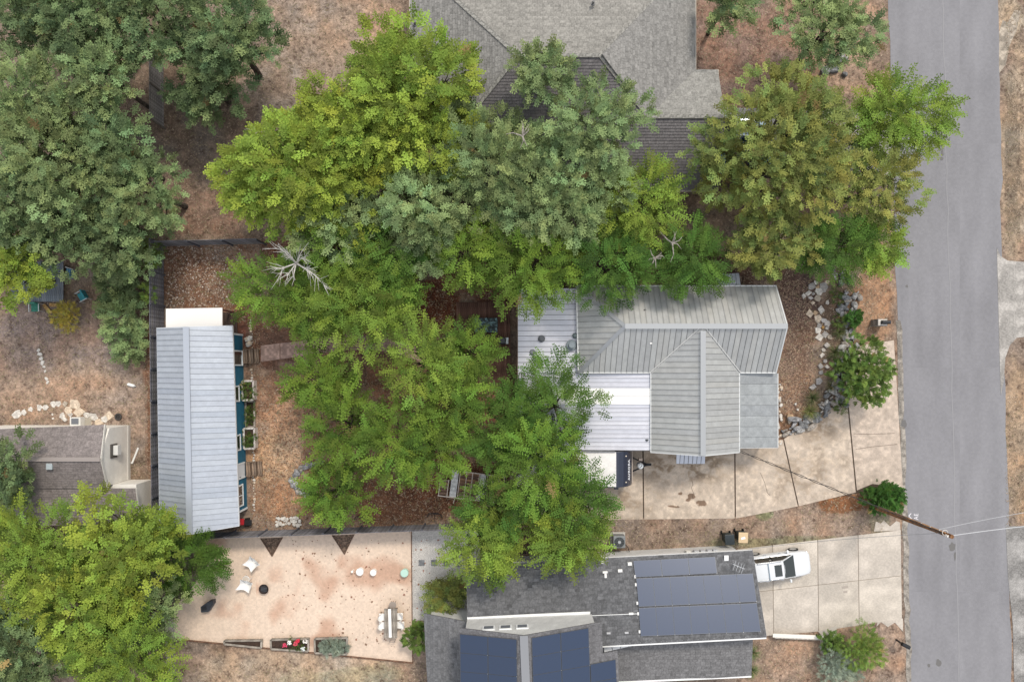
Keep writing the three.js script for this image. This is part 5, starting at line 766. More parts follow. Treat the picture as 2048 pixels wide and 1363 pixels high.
{ const g = planter('grey planter with pink, red and white flowers', [[541, 1279], [617, 1277], [616, 1302], [542, 1297]], 0.25, woodGrey, 'herb', 9, { group: PG, seed: 85, u0: 0.35, u1: 0.95, mul: 0.8 }), R = rng(86); [[569, 1290, '#d6476a'], [578, 1285, '#f0eeea'], [594, 1281, '#d8304e'], [590, 1287, '#d65a6a'], [610, 1283, '#e8e6e0'], [605, 1297, '#dfe7e4']].forEach(([x, y, c]) => { const l = []; for (let k = 0; k < 22; k++) { const p = W(x + (R() - 0.5) * 8, y + (R() - 0.5) * 7, 0.55), s = new THREE.IcosahedronGeometry(0.035 + 0.02 * R(), 0); s.translate(p.x, 0.48 + 0.1 * R(), p.z); l.push(s); } part(g, 'blossom', merge(l), mat(c, 0.7)); }); }
planter('grey planter overflowing with silver-green foliage', [[629, 1277], [694, 1275], [693, 1308], [630, 1305]], 0.25, woodGrey, 'silver', 26, { group: PG, seed: 87, u0: 0.3, u1: 0.95, mul: 1.6 });
// ---------------------------------------------------------------- timber deck by the house
{
  const g = thing('timber_deck', 'reddish-brown timber deck west of the white ribbed roof', 'deck', W(975, 690)), m = ['#8a6657', '#7d5b4d', '#946f60', '#735347'].map((c, i) => mat(c, 0.88, 0, { key: 'dk' + i, grain: [1.2, 0.45, 40, 12, 6] })), R = rng(91);
  const h = 0.32; for (let i = 0; i < 27; i++) { const x = 914 + i * 4.0; part(g, 'plank', bar(W(x, 604, h).setY(h), W(x + 1.5, 772, h).setY(h), 0.131, 0.035), m[Math.floor(R() * 4)]); }
  for (const y of [606, 645, 690, 735, 770]) part(g, 'joist', bar(W(913, y, 0.2).setY(0.16), W(1020, y, 0.2).setY(0.16), 0.06, 0.25), m[3]);
  const t = thing('hot_tub', 'covered hot tub with a mottled teal lid on the deck', 'hot tub', W(972, 652)); const a = W(972, 650, 1.1); part(t, 'cabinet', rbox(1.55, 0.75, 0.95, a.x, 0.7, a.z, 0.05), mat('#5a4a42', 0.8)); part(t, 'lid', rbox(1.62, 0.1, 1.02, a.x, 1.13, a.z, 0.04), mat('#7fa3a8', 0.7, 0, { grain: [0.7, 0.9, 24, 7] }));
  const b = thing('grill', 'dark grill with a pale side shelf on the deck', 'grill', W(1007, 683)); const p = W(1004, 681, 1.0), q = W(1011, 681, 0.95); part(b, 'hood', rbox(0.55, 0.4, 0.5, p.x, 0.95, p.z, 0.1), mat('#33383c', 0.4, 0.3)); part(b, 'cabinet', box(0.5, 0.42, 0.45, p.x, 0.54, p.z), mat('#2c2f32', 0.6)); part(b, 'side_shelf', box(0.24, 0.03, 0.45, q.x + 0.08, 0.9, q.z), mat('#b9c2c6', 0.5, 0.2)); for (const s of [-1, 1]) part(b, 'leg', box(0.05, 0.55, 0.05, p.x + s * 0.2, 0.33 + 0.1, p.z + 0.18), mat('#2c2f32', 0.6));
}
{ // timber lattice platform with two white boards
  const g = thing('lattice_platform', 'timber lattice platform with two white boards under the yard trees', 'platform', W(945, 968)), o = W(903, 940, 0.55), a = 7.2 * Math.PI / 180, u = V(Math.cos(a), 0, Math.sin(a)), v = V(-Math.sin(a), 0, Math.cos(a)), h = 0.5, R = rng(93);
  const at = (x, y, z = h) => o.clone().addScaledVector(u, x).addScaledVector(v, y).setY(z), br = ['#8f7565', '#a3826b', '#84695b', '#b08d6c', '#9a8579'].map((c, i) => mat(c, 0.9, 0, { key: 'lp' + i, grain: [0.8, 0.4, 32, 10, 4] })), wt = mat('#cfc4bb', 0.85), wh = mat('#eceef0', 0.7, 0, { grain: [0.9, 0.25, 24, 6] });
  for (let k = 0; k < 8; k++) { const y = 0.12 + k * 0.225; for (const [x0, x1] of [[0.62, 2.02], [2.55, 3.85]]) part(g, 'slat', bar(at(x0, y), at(x1, y), 0.19, 0.03), br[x0 > 2 ? (R() < 0.6 ? 3 : 1) : Math.floor(R() * 5)]); if (k > 2) part(g, 'slat', bar(at(-0.72, y), at(-0.06, y), 0.19, 0.03), br[Math.floor(R() * 5)]); }
  for (const x of [0.64, 1.1, 1.52, 2.0, 2.58, 3.0, 3.4, 3.8]) part(g, 'batten', bar(at(x, 0.04, h + 0.035), at(x, 1.86, h + 0.035), 0.05, 0.035), wt); for (const x of [-0.7, -0.1]) part(g, 'batten', bar(at(x, 0.68, h + 0.035), at(x, 1.86, h + 0.035), 0.05, 0.035), wt);
  part(g, 'white_board', bar(at(0.3, 0.04, h + 0.01), at(0.3, 1.86, h + 0.01), 0.46, 0.03), wh); part(g, 'white_board', bar(at(2.27, 0.04, h + 0.01), at(2.27, 1.86, h + 0.01), 0.42, 0.03), wh);
  for (const [p, q] of [[[-0.02, 0], [3.9, 0]], [[-0.75, 1.9], [3.9, 1.9]]]) part(g, 'side_rail', bar(at(p[0], p[1]), at(q[0], q[1]), 0.07, 0.1), wt); for (const [x, y] of [[-0.6, 1.8], [0.05, 0.1], [3.8, 0.1], [3.8, 1.8], [1.6, 1.8], [1.6, 0.1]]) part(g, 'leg', box(0.09, 0.48, 0.09, at(x, y).x, 0.24, at(x, y).z), br[2]); part(g, 'prop', bar(at(0.45, 1.9, 0.4), at(0.4, 2.4, 0.05), 0.05, 0.05), wt);
}
// small hoops and frames along the south fence
[['black bent-tube frame lying along the south fence, left one', 722, 1036], ['black bent-tube frame lying along the south fence, right one', 868, 1030]].forEach(([l, x, y]) => { const m = mat('#1f2226', 0.5, 0.3), h = 0.35, pts = [[-14, 4], [-11, -3], [8, -4], [14, 0], [16, 6]].map(([a, b]) => W(x + a, y + b, h)); const g = thing('tube_frame', l, 'frame', W(x, y), 'tube frames by the south fence'); part(g, 'hoop', tube(pts, 0.035, 6), m); for (const p of [pts[0], pts[4]]) part(g, 'leg', tube([p, p.clone().setY(0)], 0.03, 6), m); part(g, 'cross_bar', tube([pts[1].clone().setY(0.2), pts[3].clone().setY(0.2)], 0.02, 6), m); });

// ---------------------------------------------------------------- travel trailer
{
  const g = thing('travel_trailer', 'white-roofed travel trailer with lettered navy front cap beside the carport roof', 'trailer', W(1200, 940));
  const z0 = 5.66, z1 = 8.02, xr = 0.3, navy = mat('#222a3d', 0.28, 0.1, { key: 'nv', phys: { clearcoat: 0.6, clearcoatRoughness: 0.15 } }), white = mat('#eeedea', 0.55, 0, { grain: [2.1, 0.1, 24, 5] });
  const prof = [[6.98, 3.08], [7.15, 3.06], [7.5, 2.9], [7.82, 2.62], [8.08, 2.2], [8.26, 1.75], [8.34, 1.3], [8.32, 0.95], [8.2, 0.62], [6.98, 0.6]];
  const cap = []; const put = (...a) => a.forEach(p => cap.push(p.x, p.y, p.z)); const Z = (p, z) => V(p[0], p[1], z);
  for (let i = 0; i + 1 < prof.length - 1; i++) put(Z(prof[i], z0), Z(prof[i], z1), Z(prof[i + 1], z1), Z(prof[i], z0), Z(prof[i + 1], z1), Z(prof[i + 1], z0));
  for (const z of [z0, z1]) for (let i = 0; i + 2 < prof.length; i++) put(Z(prof[9], z), Z(prof[i], z), Z(prof[i + 1], z));
  part(g, 'front_cap', rawGeo(cap), navy); part(g, 'body', box(6.97 - xr, 2.46, z1 - z0 - 0.02, (6.97 + xr) / 2, 1.83, (z0 + z1) / 2), mat('#cfd1d2', 0.5)); part(g, 'side_stripe', box(6.97 - xr, 1.0, 0.02, (6.97 + xr) / 2, 1.6, z1 + 0.002), navy);
  part(g, 'roof', rbox(6.98 - xr, 0.06, z1 - z0 - 0.1, (6.98 + xr) / 2, 3.09, (z0 + z1) / 2, 0.02), white); part(g, 'roof_edge', merge([box(6.9 - xr, 0.08, 0.05, (6.9 + xr) / 2, 3.06, z1 - 0.01), box(6.9 - xr, 0.08, 0.05, (6.9 + xr) / 2, 3.06, z0 + 0.01)]), navy);
  part(g, 'trim_strip', box(0.05, 0.05, z1 - z0 - 0.1, 8.36, 1.32, (z0 + z1) / 2), mat('#b9aca0', 0.5, 0.2));
  // lettering laid on the slope of the cap, reading from bottom to top of the picture
  const t = new TextGeometry('AURORA', { font: fontBold, size: 0.26, depth: 0.012, curveSegments: 4 }); t.computeBoundingBox(); const tw = t.boundingBox.max.x; t.scale(1.42 / tw, 1, 1); t.translate(-0.71, -0.1, 0);
  const A = V(7.82, 2.62, 0), B = V(8.08, 2.2, 0), upv = A.clone().sub(B).normalize(), nrm = V(-upv.y, upv.x, 0); if (nrm.x < 0) nrm.negate(); const M = new THREE.Matrix4().makeBasis(V(0, 0, -1), upv, nrm).setPosition(V(7.96, 2.395, (z0 + z1) / 2 + 0.1).addScaledVector(nrm, 0.006)); t.applyMatrix4(M); part(g, 'lettering', t, mat('#e9edf2', 0.4));
  for (const z of [z0 + 0.3, z1 - 0.3]) part(g, 'marker_light', rbox(0.08, 0.05, 0.08, 7.7, 2.75, z, 0.02), mat('#e8dcc8', 0.3));
  const steel = mat('#15181c', 0.5, 0.4); part(g, 'tongue', merge([bar(V(8.1, 0.5, z0 + 0.5), V(9.55, 0.5, (z0 + z1) / 2 - 0.02), 0.09, 0.12), bar(V(8.1, 0.5, z1 - 0.5), V(9.55, 0.5, (z0 + z1) / 2 + 0.02), 0.09, 0.12), box(0.5, 0.14, 0.16, 9.6, 0.5, (z0 + z1) / 2), cyl(0.05, 0.05, 0.9, 9.45, 0.5, (z0 + z1) / 2)]), steel);
  const tk = part(g, 'propane_tank', merge([cyl(0.2, 0.2, 0.6, 8.98, 0.86, 6.86, 18), cyl(0.1, 0.2, 0.12, 8.98, 1.2, 6.86, 18)]), mat('#e4e8ea', 0.4)); part(tk, 'tank_collar', cyl(0.12, 0.12, 0.08, 8.98, 1.28, 6.86, 16), mat('#dfe6ea', 0.4)); part(tk, 'valve', bar(V(8.93, 1.33, 6.93), V(9.04, 1.33, 6.8), 0.04), steel); part(g, 'battery_box', rbox(0.26, 0.24, 0.2, 9.05, 0.7, 6.45, 0.02), mat('#c9b8a8', 0.6));
  for (const x of [2.6, 3.5]) for (const z of [z0 + 0.12, z1 - 0.12]) { const w = cyl(0.35, 0.35, 0.22, 0, 0, 0, 20); w.rotateX(Math.PI / 2); w.translate(x, 0.35, z); const o = part(g, 'wheel', w, mat('#1b1b1c', 0.9)); const r = cyl(0.2, 0.2, 0.24, 0, 0, 0, 16); r.rotateX(Math.PI / 2); r.translate(x, 0.35, z); part(o, 'rim', r, mat('#a9acb0', 0.4, 0.6)); }
  part(g, 'awning_arm', rbox(0.3, 0.14, 0.14, 7.0, 2.95, z1 + 0.08, 0.03), mat('#1e2430', 0.5)); part(g, 'roof_vent', rbox(0.4, 0.12, 0.4, 5.8, 3.17, 6.7, 0.04), white);
}
// ---------------------------------------------------------------- cars
function car(label, cx, cz, heading, paint, o = {}) {
  const g = new THREE.Group(); g.name = numbered('parked_car'); scene.add(g); info(g, label, 'car'); g.position.set(cx, 0.035, cz); g.rotation.y = heading; // local: +x forward
  const P = (par, name, geo, m) => { const x = new THREE.Mesh(geo, m); x.name = name; x.castShadow = x.receiveShadow = true; par.add(x); return x; };
  const body = mat(paint, 0.25, 0.1, { key: 'car', phys: { clearcoat: 1, clearcoatRoughness: 0.06 } }), dark = mat('#141618', 0.6), gl = mat('#27302f', 0.06, 0, { key: 'cg', phys: { clearcoat: 1, clearcoatRoughness: 0.02 } }), chrome = mat('#c9ccd0', 0.25, 0.8);
  // lower body: rings along x with rounded section
  const st = [[-2.32, 0.55, 0.95, 0.72], [-2.28, 0.42, 1.02, 0.82], [-1.9, 0.3, 1.06, 0.9], [-1.0, 0.25, 1.05, 0.93], [0.2, 0.25, 1.03, 0.93], [0.95, 0.26, 1.01, 0.92], [1.3, 0.28, 0.99, 0.91], [1.75, 0.3, 0.95, 0.88], [2.08, 0.34, 0.9, 0.82], [2.26, 0.4, 0.82, 0.7], [2.33, 0.48, 0.74, 0.52]];
  const ring = ([x, y0, y1, w]) => { const p = []; for (const [a, b] of [[0, 0], [0.85, 0], [0.97, 0.12], [1, 0.45], [0.985, 0.72], [0.93, 0.9], [0.8, 0.985], [0.45, 1.0], [0, 1.01]]) p.push(V(x, y0 + (y1 - y0) * b, w * a)); for (let i = 7; i >= 1; i--) p.push(V(x, p[i].y, -p[i].z)); return p; };
  const loft = (rings) => { const pos = [], idx = [], n = rings[0].length; rings.forEach(r => r.forEach(p => pos.push(p.x, p.y, p.z))); for (let i = 0; i + 1 < rings.length; i++) for (let k = 0; k < n; k++) { const a = i * n + k, b = i * n + (k + 1) % n; idx.push(a, b, b + n, a, b + n, a + n); } for (const i of [0, rings.length - 1]) for (let k = 1; k + 1 < n; k++) idx.push(i * n, i * n + k, i * n + k + 1); const ge = new THREE.BufferGeometry(); ge.setAttribute('position', new THREE.Float32BufferAttribute(pos, 3)); ge.setAttribute('uv', new THREE.Float32BufferAttribute(new Float32Array(pos.length / 3 * 2), 2)); ge.setIndex(idx); ge.computeVertexNormals(); return ge; };
  P(g, 'body', loft(st.map(ring)), body);
  // cabin: glasshouse with pillars and roof
  const cab = [[1.12, 1.0, 0.8], [0.12, 1.62, 0.62], [-1.85, 1.66, 0.64], [-2.22, 1.04, 0.78]];
  const S = (i, s) => V(cab[i][0], cab[i][1], cab[i][2] * s), face = (pts, n, t = 0.02) => thick(pts, n, t), inset = (pts, k) => { const c = pts.reduce((a, p) => a.add(p), V(0, 0, 0)).multiplyScalar(1 / pts.length); return pts.map(p => p.clone().lerp(c, k)); };
  P(g, 'cabin', rawGeo([[S(0, 1), S(1, 1), S(2, 1), S(3, 1)], [S(0, -1), S(3, -1), S(2, -1), S(1, -1)], [S(0, -1), S(1, -1), S(1, 1), S(0, 1)], [S(3, 1), S(2, 1), S(2, -1), S(3, -1)]].flatMap(q => [q[0], q[1], q[2], q[0], q[2], q[3]].flatMap(p => [p.x, p.y, p.z]))), body);
  P(g, 'windshield', face(inset([S(0, -1), S(1, -1), S(1, 1), S(0, 1)], 0.07), V(0.53, 0.85, 0)), gl); P(g, 'rear_window', face(inset([S(3, 1), S(2, 1), S(2, -1), S(3, -1)], 0.16), V(-0.86, 0.5, 0)), gl);
  for (const s of [1, -1]) { const w = P(g, 'side_window', face(inset([S(0, s).lerp(S(1, s), 0.12), S(1, s).lerp(S(0, s), 0.03).add(V(-0.02, -0.04, 0)), S(2, s).add(V(0.1, -0.05, 0)), S(3, s).add(V(0.35, 0.06, 0))], 0.04), V(0, 0.27, 0.96 * s)), gl); for (const x of [-0.55]) P(w, 'pillar', bar(V(x, 1.05, 0.82 * s), V(x, 1.6, 0.665 * s), 0.07, 0.03), dark); }
  P(g, 'roof', loft([[-1.95, 1.55], [-1.8, 1.66], [-0.9, 1.69], [0.0, 1.655], [0.22, 1.58]].map(([x, y]) => { const p = []; for (const [z, d] of [[-0.66, -0.07], [-0.6, -0.015], [-0.3, 0.005], [0, 0.01], [0.3, 0.005], [0.6, -0.015], [0.66, -0.07]]) p.push(V(x, y + d, z)); for (const z of [0.6, 0, -0.6]) p.push(V(x, y - 0.1, z)); return p; })), body);
  P(g, 'sunroof', rbox(0.5, 0.02, 0.8, -0.28, 1.695, 0, 0.01), gl); for (const s of [1, -1]) P(g, 'roof_rail', merge([bar(V(-1.7, 1.72, 0.6 * s), V(0.0, 1.69, 0.6 * s), 0.035, 0.04), ...[-1.65, -0.85, -0.05].map(x => box(0.06, 0.08, 0.04, x, 1.67, 0.6 * s))]), chrome); P(g, 'roof_bar', bar(V(-0.95, 1.74, -0.6), V(-0.95, 1.74, 0.6), 0.05, 0.03), mat('#8fa0ac', 0.4, 0.5));
  for (const s of [1, -1]) { for (const x of [-1.35, 1.38]) { const w = cyl(0.35, 0.35, 0.24, 0, 0, 0, 24); w.rotateX(Math.PI / 2); w.translate(x, 0.35, 0.83 * s); const o2 = P(g, 'wheel', w, dark); const r = cyl(0.23, 0.23, 0.26, 0, 0, 0, 18); r.rotateX(Math.PI / 2); r.translate(x, 0.35, 0.83 * s); P(o2, 'rim', r, chrome); } P(g, 'mirror', rbox(0.14, 0.14, 0.24, 0.72, 1.05, 1.02 * s, 0.04), body); P(g, 'headlight', rbox(0.3, 0.14, 0.26, 2.08, 0.72, 0.66 * s, 0.05), mat('#d9dee2', 0.1, 0.2)); P(g, 'tail_light', rbox(0.12, 0.3, 0.2, -2.24, 0.85, 0.72 * s, 0.04), mat('#8d1f1c', 0.3)); for (const x of [-0.85, 0.2]) P(g, 'door_handle', box(0.2, 0.03, 0.03, x, 0.9, 0.94 * s), chrome); }
  P(g, 'grille', box(0.04, 0.18, 0.8, 2.31, 0.62, 0), dark); return g;
}
{ const p = W(1547.5, 1104.4, 0.35); car('white and silver car with roof rails on the pale slab driveway', p.x + 0.123 * 0.86, p.z + 0.992 * 0.86, 0.124, '#dfe3e6'); }
{ const p = W(1470, 262, 0.8); car('pale blue car hidden under the olive tree, nearer the shingle house', p.x, p.z, Math.PI, '#a9c3d8'); const q = W(1480, 322, 0.8); car('second car under the olive tree, below the first', q.x, q.z, Math.PI, '#3f6fa8'); }
// ---------------------------------------------------------------- utility pole and wires
{
  const wood = mat('#a5764e', 0.9, 0, { grain: [0.7, 0.45, 32, 8, 8] }), b = W(1741, 1010), top = 9.2, g = thing('utility_pole', 'tall brown timber utility pole rising beside the kerb bush', 'pole', b);
  part(g, 'pole', tube([b, V(b.x, 4.5, b.z), V(b.x, top, b.z)], [0.17, 0.15, 0.12], 12), wood); part(g, 'ground_wire_guard', tube([V(b.x + 0.02, 0.1, b.z + 0.16), V(b.x + 0.02, 6, b.z + 0.14)], 0.03, 6), mat('#c9a57c', 0.8)); part(g, 'conduit', tube([V(b.x - 0.1, 5, b.z - 0.14), V(b.x - 0.08, 8.7, b.z - 0.12)], 0.035, 6), mat('#d9a878', 0.7));
  part(g, 'insulator', merge([cyl(0.05, 0.07, 0.16, b.x - 0.16, 8.95, b.z, 10), cyl(0.07, 0.05, 0.06, b.x - 0.16, 9.06, b.z, 10)]), mat('#e6e2dc', 0.4)); part(g, 'cable_loop', new THREE.TorusGeometry(0.16, 0.02, 6, 18).rotateX(Math.PI / 2).translate(b.x - 0.16, 8.8, b.z - 0.14), mat('#d8d4ce', 0.6)); part(g, 'step_bracket', merge([0, 1, 2].map(k => box(0.08, 0.05, 0.06, b.x - 0.12, 8.2 - k * 0.9, b.z - 0.14))), mat('#d8d8d4', 0.5, 0.4));
  const wire = (label, name, a, c, sag, r, col, twist = 0) => { const list = []; for (let s = 0; s < (twist ? 2 : 1); s++) { const pts = []; for (let i = 0; i <= 40; i++) { const t = i / 40, p = a.clone().lerp(c, t); p.y -= sag * 4 * t * (1 - t); if (twist) { p.y += 0.05 * Math.cos(t * 40 + s * Math.PI); p.z += 0.06 * Math.sin(t * 40 + s * Math.PI); } pts.push(p); } list.push(tube(pts, r, 5)); } solo(name, merge(list), mat(col, 0.6), label, 'wire'); };
  const tp = V(b.x, 8.6, b.z);
  wire('black twisted service cable from the pole to the metal-roofed house corner', 'service_cable', tp, W(1481, 902, 2.9), 0.35, 0.022, '#33302e', 1); wire('thin pale wire crossing the street to the right', 'overhead_wire', V(b.x, 9.0, b.z), W(2330, 1030, 8.6), 0.5, 0.02, '#c9ccd0'); wire('thin grey cable over the pale slabs to the solar house', 'overhead_wire', V(b.x, 8.3, b.z), W(1500, 1097, 3.0), 0.4, 0.014, '#7f8184'); wire('second pale wire crossing the street, just above the first', 'overhead_wire', V(b.x, 7.6, b.z), W(2330, 985, 7.6), 0.6, 0.014, '#b9bcc0');
}
// ---------------------------------------------------------------- street and yard furniture
function mailbox(label, px, py, h, ang, stone) {
  const p = W(px, py, h), g = thing('mailbox', label, 'mailbox', V(p.x, 0, p.z)), d = mat('#26292d', 0.4, 0.2), s = mat('#b7b2ab', 0.9, 0, { grain: [0.6, 0.4, 24, 6] });
  if (stone) { part(g, 'stone_pillar', prism([[p.x - 0.42, p.z - 0.24], [p.x + 0.3, p.z - 0.24], [p.x + 0.3, p.z + 0.24], [p.x - 0.42, p.z + 0.24]], 0, h - 0.22, 0.03), s); part(g, 'stone_cap', rbox(0.62, 0.08, 0.44, p.x - 0.1, h - 0.17, p.z, 0.02), mat('#cfcac2', 0.85)); } else part(g, 'post', box(0.1, h - 0.2, 0.1, p.x - 0.05, (h - 0.2) / 2, p.z), d);
  const m = new THREE.CylinderGeometry(0.13, 0.13, 0.55, 16, 1, false, 0, Math.PI); m.rotateZ(Math.PI / 2); m.rotateX(-Math.PI / 2); const bx = mergeGeometries([new THREE.CylinderGeometry(0.13, 0.13, 0.55, 14).rotateZ(Math.PI / 2).toNonIndexed(), new THREE.BoxGeometry(0.55, 0.14, 0.26).translate(0, -0.07, 0).toNonIndexed()]); bx.rotateY(ang); bx.translate(p.x + (stone ? 0.05 : 0), h, p.z); part(g, 'box', bx, d); part(g, 'door_plate', box(0.03, 0.24, 0.24, p.x + (stone ? 0.34 : 0.29) * Math.cos(ang), h - 0.02, p.z - 0.29 * Math.sin(ang), ang), mat('#4a5866', 0.4, 0.4)); part(g, 'flag', box(0.14, 0.05, 0.012, p.x, h + 0.08, p.z + 0.14, ang), mat('#4f6276', 0.5));
}
mailbox('dark mailbox on a pale stone pillar by the orange-brown verge', 1771, 644, 1.15, 0, true); mailbox('dark mailbox on a post at the lower right kerb', 1812, 1291, 1.1, -0.45, false);
function bin(label, px, py, h, lid, ry) { const p = W(px, py, h), g = thing('wheelie_bin', label, 'bin', V(p.x, 0, p.z), 'bins beside the solar house'), d = mat('#2b3330', 0.6); const t = new THREE.CylinderGeometry(0.42, 0.34, h - 0.1, 4, 1); t.rotateY(Math.PI / 4 + ry); t.translate(p.x, (h - 0.1) / 2 + 0.02, p.z); part(g, 'body', t, d); part(g, 'lid', rbox(0.66, 0.07, 0.74, p.x, h - 0.03, p.z, 0.03, ry), lid); part(g, 'handle', bar(V(p.x - 0.25, h - 0.08, p.z - 0.42), V(p.x + 0.25, h - 0.08, p.z - 0.42), 0.04), d); for (const s of [-1, 1]) { const w = cyl(0.13, 0.13, 0.06, 0, 0, 0, 14); w.rotateZ(Math.PI / 2); w.translate(p.x + s * 0.3, 0.13, p.z - 0.3); part(g, 'wheel', w, mat('#151515', 0.9)); } return g; }
bin('black wheelie bin at the solar house wall', 1460, 1079, 1.08, mat('#30383c', 0.35), 0.06); { const g = bin('dark wheelie bin with a tan lid', 1487, 1075, 1.1, mat('#d3bb96', 0.6), -0.04); const p = W(1487, 1076, 1.14); part(g, 'paper_label', box(0.3, 0.006, 0.16, p.x, 1.11, p.z, 0.25), mat('#eff0f0', 0.7)); }
{ const p = W(1239, 1084, 0.85), g = thing('air_condenser', 'grey outdoor air-conditioning condenser with round fan grille', 'condenser', V(p.x, 0, p.z)); part(g, 'pad', box(1.05, 0.08, 1.05, p.x, 0.04, p.z), mat('#bdb9b1', 0.9)); part(g, 'case', rbox(0.86, 0.74, 0.86, p.x, 0.46, p.z, 0.06), mat('#868b8d', 0.5, 0.2)); part(g, 'fan_well', cyl(0.36, 0.36, 0.02, p.x, 0.838, p.z, 28), mat('#35393c', 0.7)); const rings = [0.1, 0.18, 0.26, 0.34].map(r => new THREE.TorusGeometry(r, 0.012, 5, 28).rotateX(Math.PI / 2).translate(p.x, 0.86, p.z)); part(g, 'fan_grille', merge([...rings, ...[0, 1, 2, 3].map(k => box(0.7, 0.014, 0.014, p.x, 0.862, p.z, k * Math.PI / 4))]), mat('#73797d', 0.4, 0.4)); part(g, 'fan_hub', cyl(0.1, 0.12, 0.04, p.x, 0.87, p.z, 16), mat('#b9bdc0', 0.4, 0.3)); part(g, 'refrigerant_line', tube([V(p.x + 0.4, 0.2, p.z + 0.2), V(p.x + 0.7, 0.12, p.z + 0.5), V(p.x + 0.75, 0.5, p.z + 0.75)], 0.03, 6), mat('#3c3a38', 0.8)); }
{ // side yard by the solar house: tan board, folded frame, bits
  const a = W(1041, 1083, 0.15), g = thing('plywood_board', 'tan wooden panel lying beside the solar house wall', 'panel', a); part(g, 'sheet', rbox(0.82, 0.05, 0.68, a.x, 0.15, a.z, 0.01), mat('#b98f72', 0.85, 0, { grain: [0.8, 0.4, 24, 8] })); for (const s of [-1, 1]) part(g, 'batten', box(0.06, 0.1, 0.64, a.x + s * 0.3, 0.06, a.z), mat('#8b6a52', 0.9));
  const f = thing('folding_frame', 'black folding frame leaning at the solar house wall', 'frame', W(1030, 1100)), m = mat('#24272a', 0.5, 0.3), P = [[1008, 1107], [1020, 1093], [1037, 1093], [1052, 1106], [1034, 1107]].map(([x, y]) => W(x, y, 0.5)); for (const [i, j] of [[0, 1], [1, 2], [2, 3], [3, 4], [4, 1]]) part(f, 'tube', tube([P[i], P[j]], 0.025, 6), m); for (const i of [0, 3]) part(f, 'leg', tube([P[i], P[i].clone().setY(0.05)], 0.025, 6), m);
  const items = [[1014, 1067, 0.16, '#e6e8ea', 'white round pot'], [1030, 1065, 0.12, '#3f86b5', 'blue bucket'], [1044, 1068, 0.1, '#e8e8e6', 'small white pail'], [994, 1064, 0.1, '#c9a24a', 'ochre pot']]; items.forEach(([x, y, r, c, l]) => { const p = W(x, y, 0.25), o = thing('garden_pot', l + ' in the side yard under the light green tree', 'pot', V(p.x, 0, p.z)); part(o, 'vessel', cyl(r, r * 0.8, 0.26, p.x, 0.14, p.z, 16), mat(c, 0.6)); part(o, 'rim', new THREE.TorusGeometry(r, 0.02, 6, 18).rotateX(Math.PI / 2).translate(p.x, 0.27, p.z), mat(c, 0.5)); part(o, 'soil', cyl(r * 0.85, r * 0.85, 0.01, p.x, 0.272, p.z, 14), soilM); });
}
// sling chairs, ring table, fire bowl, black planter in the sand court
function sling(label, q) {
  const ctr = q.reduce((s, p) => [s[0] + p[0] / 4, s[1] + p[1] / 4], [0, 0]), c0 = W(...ctr), g = thing('sling_chair', label, 'chair', c0, 'white sling chairs in the sand court'), hs = [0.95, 0.9, 0.62, 0.62], P = q.map(([x, y], i) => W(x, y, hs[i])), N = 8, pos = [], S = (u, v) => { const pin = 0.16; const b = P[0].clone().lerp(P[1], u).lerp(P[3].clone().lerp(P[2], u), v), c = P[0].clone().add(P[1]).add(P[2]).add(P[3]).multiplyScalar(0.25), eu = 4 * u * (1 - u), ev = 4 * v * (1 - v); b.lerp(c, pin * (eu + ev - eu * ev)); b.y -= 0.42 * Math.max(eu * 0.5 + ev * 0.5, 0) * Math.min(1, eu + ev); return b; };
  for (let i = 0; i < N; i++) for (let j = 0; j < N; j++) { const a = S(i / N, j / N), b = S((i + 1) / N, j / N), c = S((i + 1) / N, (j + 1) / N), d = S(i / N, (j + 1) / N); for (const p of [a, b, c, a, c, d]) pos.push(p.x, p.y, p.z); }
  part(g, 'sling', rawGeo(pos), mat('#f3f2ef', 0.85, 0, { side: THREE.DoubleSide, key: 'sling' })); const m = mat('#8f9296', 0.4, 0.6); for (let i = 0; i < 4; i++) part(g, 'leg', tube([P[i], P[(i + 2) % 4].clone().lerp(P[i], 0.28).setY(0.02)], 0.012, 5), m);
}
sling('white sling chair, the upper of the pair in the sand court', [[499.5, 1111], [520, 1129], [502, 1144.5], [483.7, 1129]]); sling('white sling chair beside the ring table', [[479.7, 1158], [505.5, 1166], [497.6, 1186], [469.8, 1179.5]]);
{ const p = W(491.6, 1158.5, 0.45), g = thing('ring_table', 'small round glass table with a white ring rim', 'table', V(p.x, 0, p.z)), m = mat('#e3e5e6', 0.4); part(g, 'rim', new THREE.TorusGeometry(0.24, 0.022, 8, 28).rotateX(Math.PI / 2).translate(p.x, 0.45, p.z), m); part(g, 'top', cyl(0.23, 0.23, 0.012, p.x, 0.45, p.z, 28), mat('#cfc6bb', 0.1)); for (let k = 0; k < 3; k++) part(g, 'leg', tube([V(p.x + 0.22 * Math.cos(k * 2.09), 0.44, p.z + 0.22 * Math.sin(k * 2.09)), V(p.x + 0.28 * Math.cos(k * 2.09), 0.01, p.z + 0.28 * Math.sin(k * 2.09))], 0.014, 5), m);
  const c = thing('cup', 'white cup standing on the ring table', 'cup', V(p.x, 0.46, p.z)); part(c, 'bowl', cyl(0.045, 0.035, 0.09, p.x + 0.05, 0.505, p.z + 0.08, 14), mat('#f4f4f2', 0.4)); part(c, 'handle', new THREE.TorusGeometry(0.025, 0.007, 6, 12).translate(p.x + 0.1, 0.505, p.z + 0.08), mat('#f4f4f2', 0.4)); }
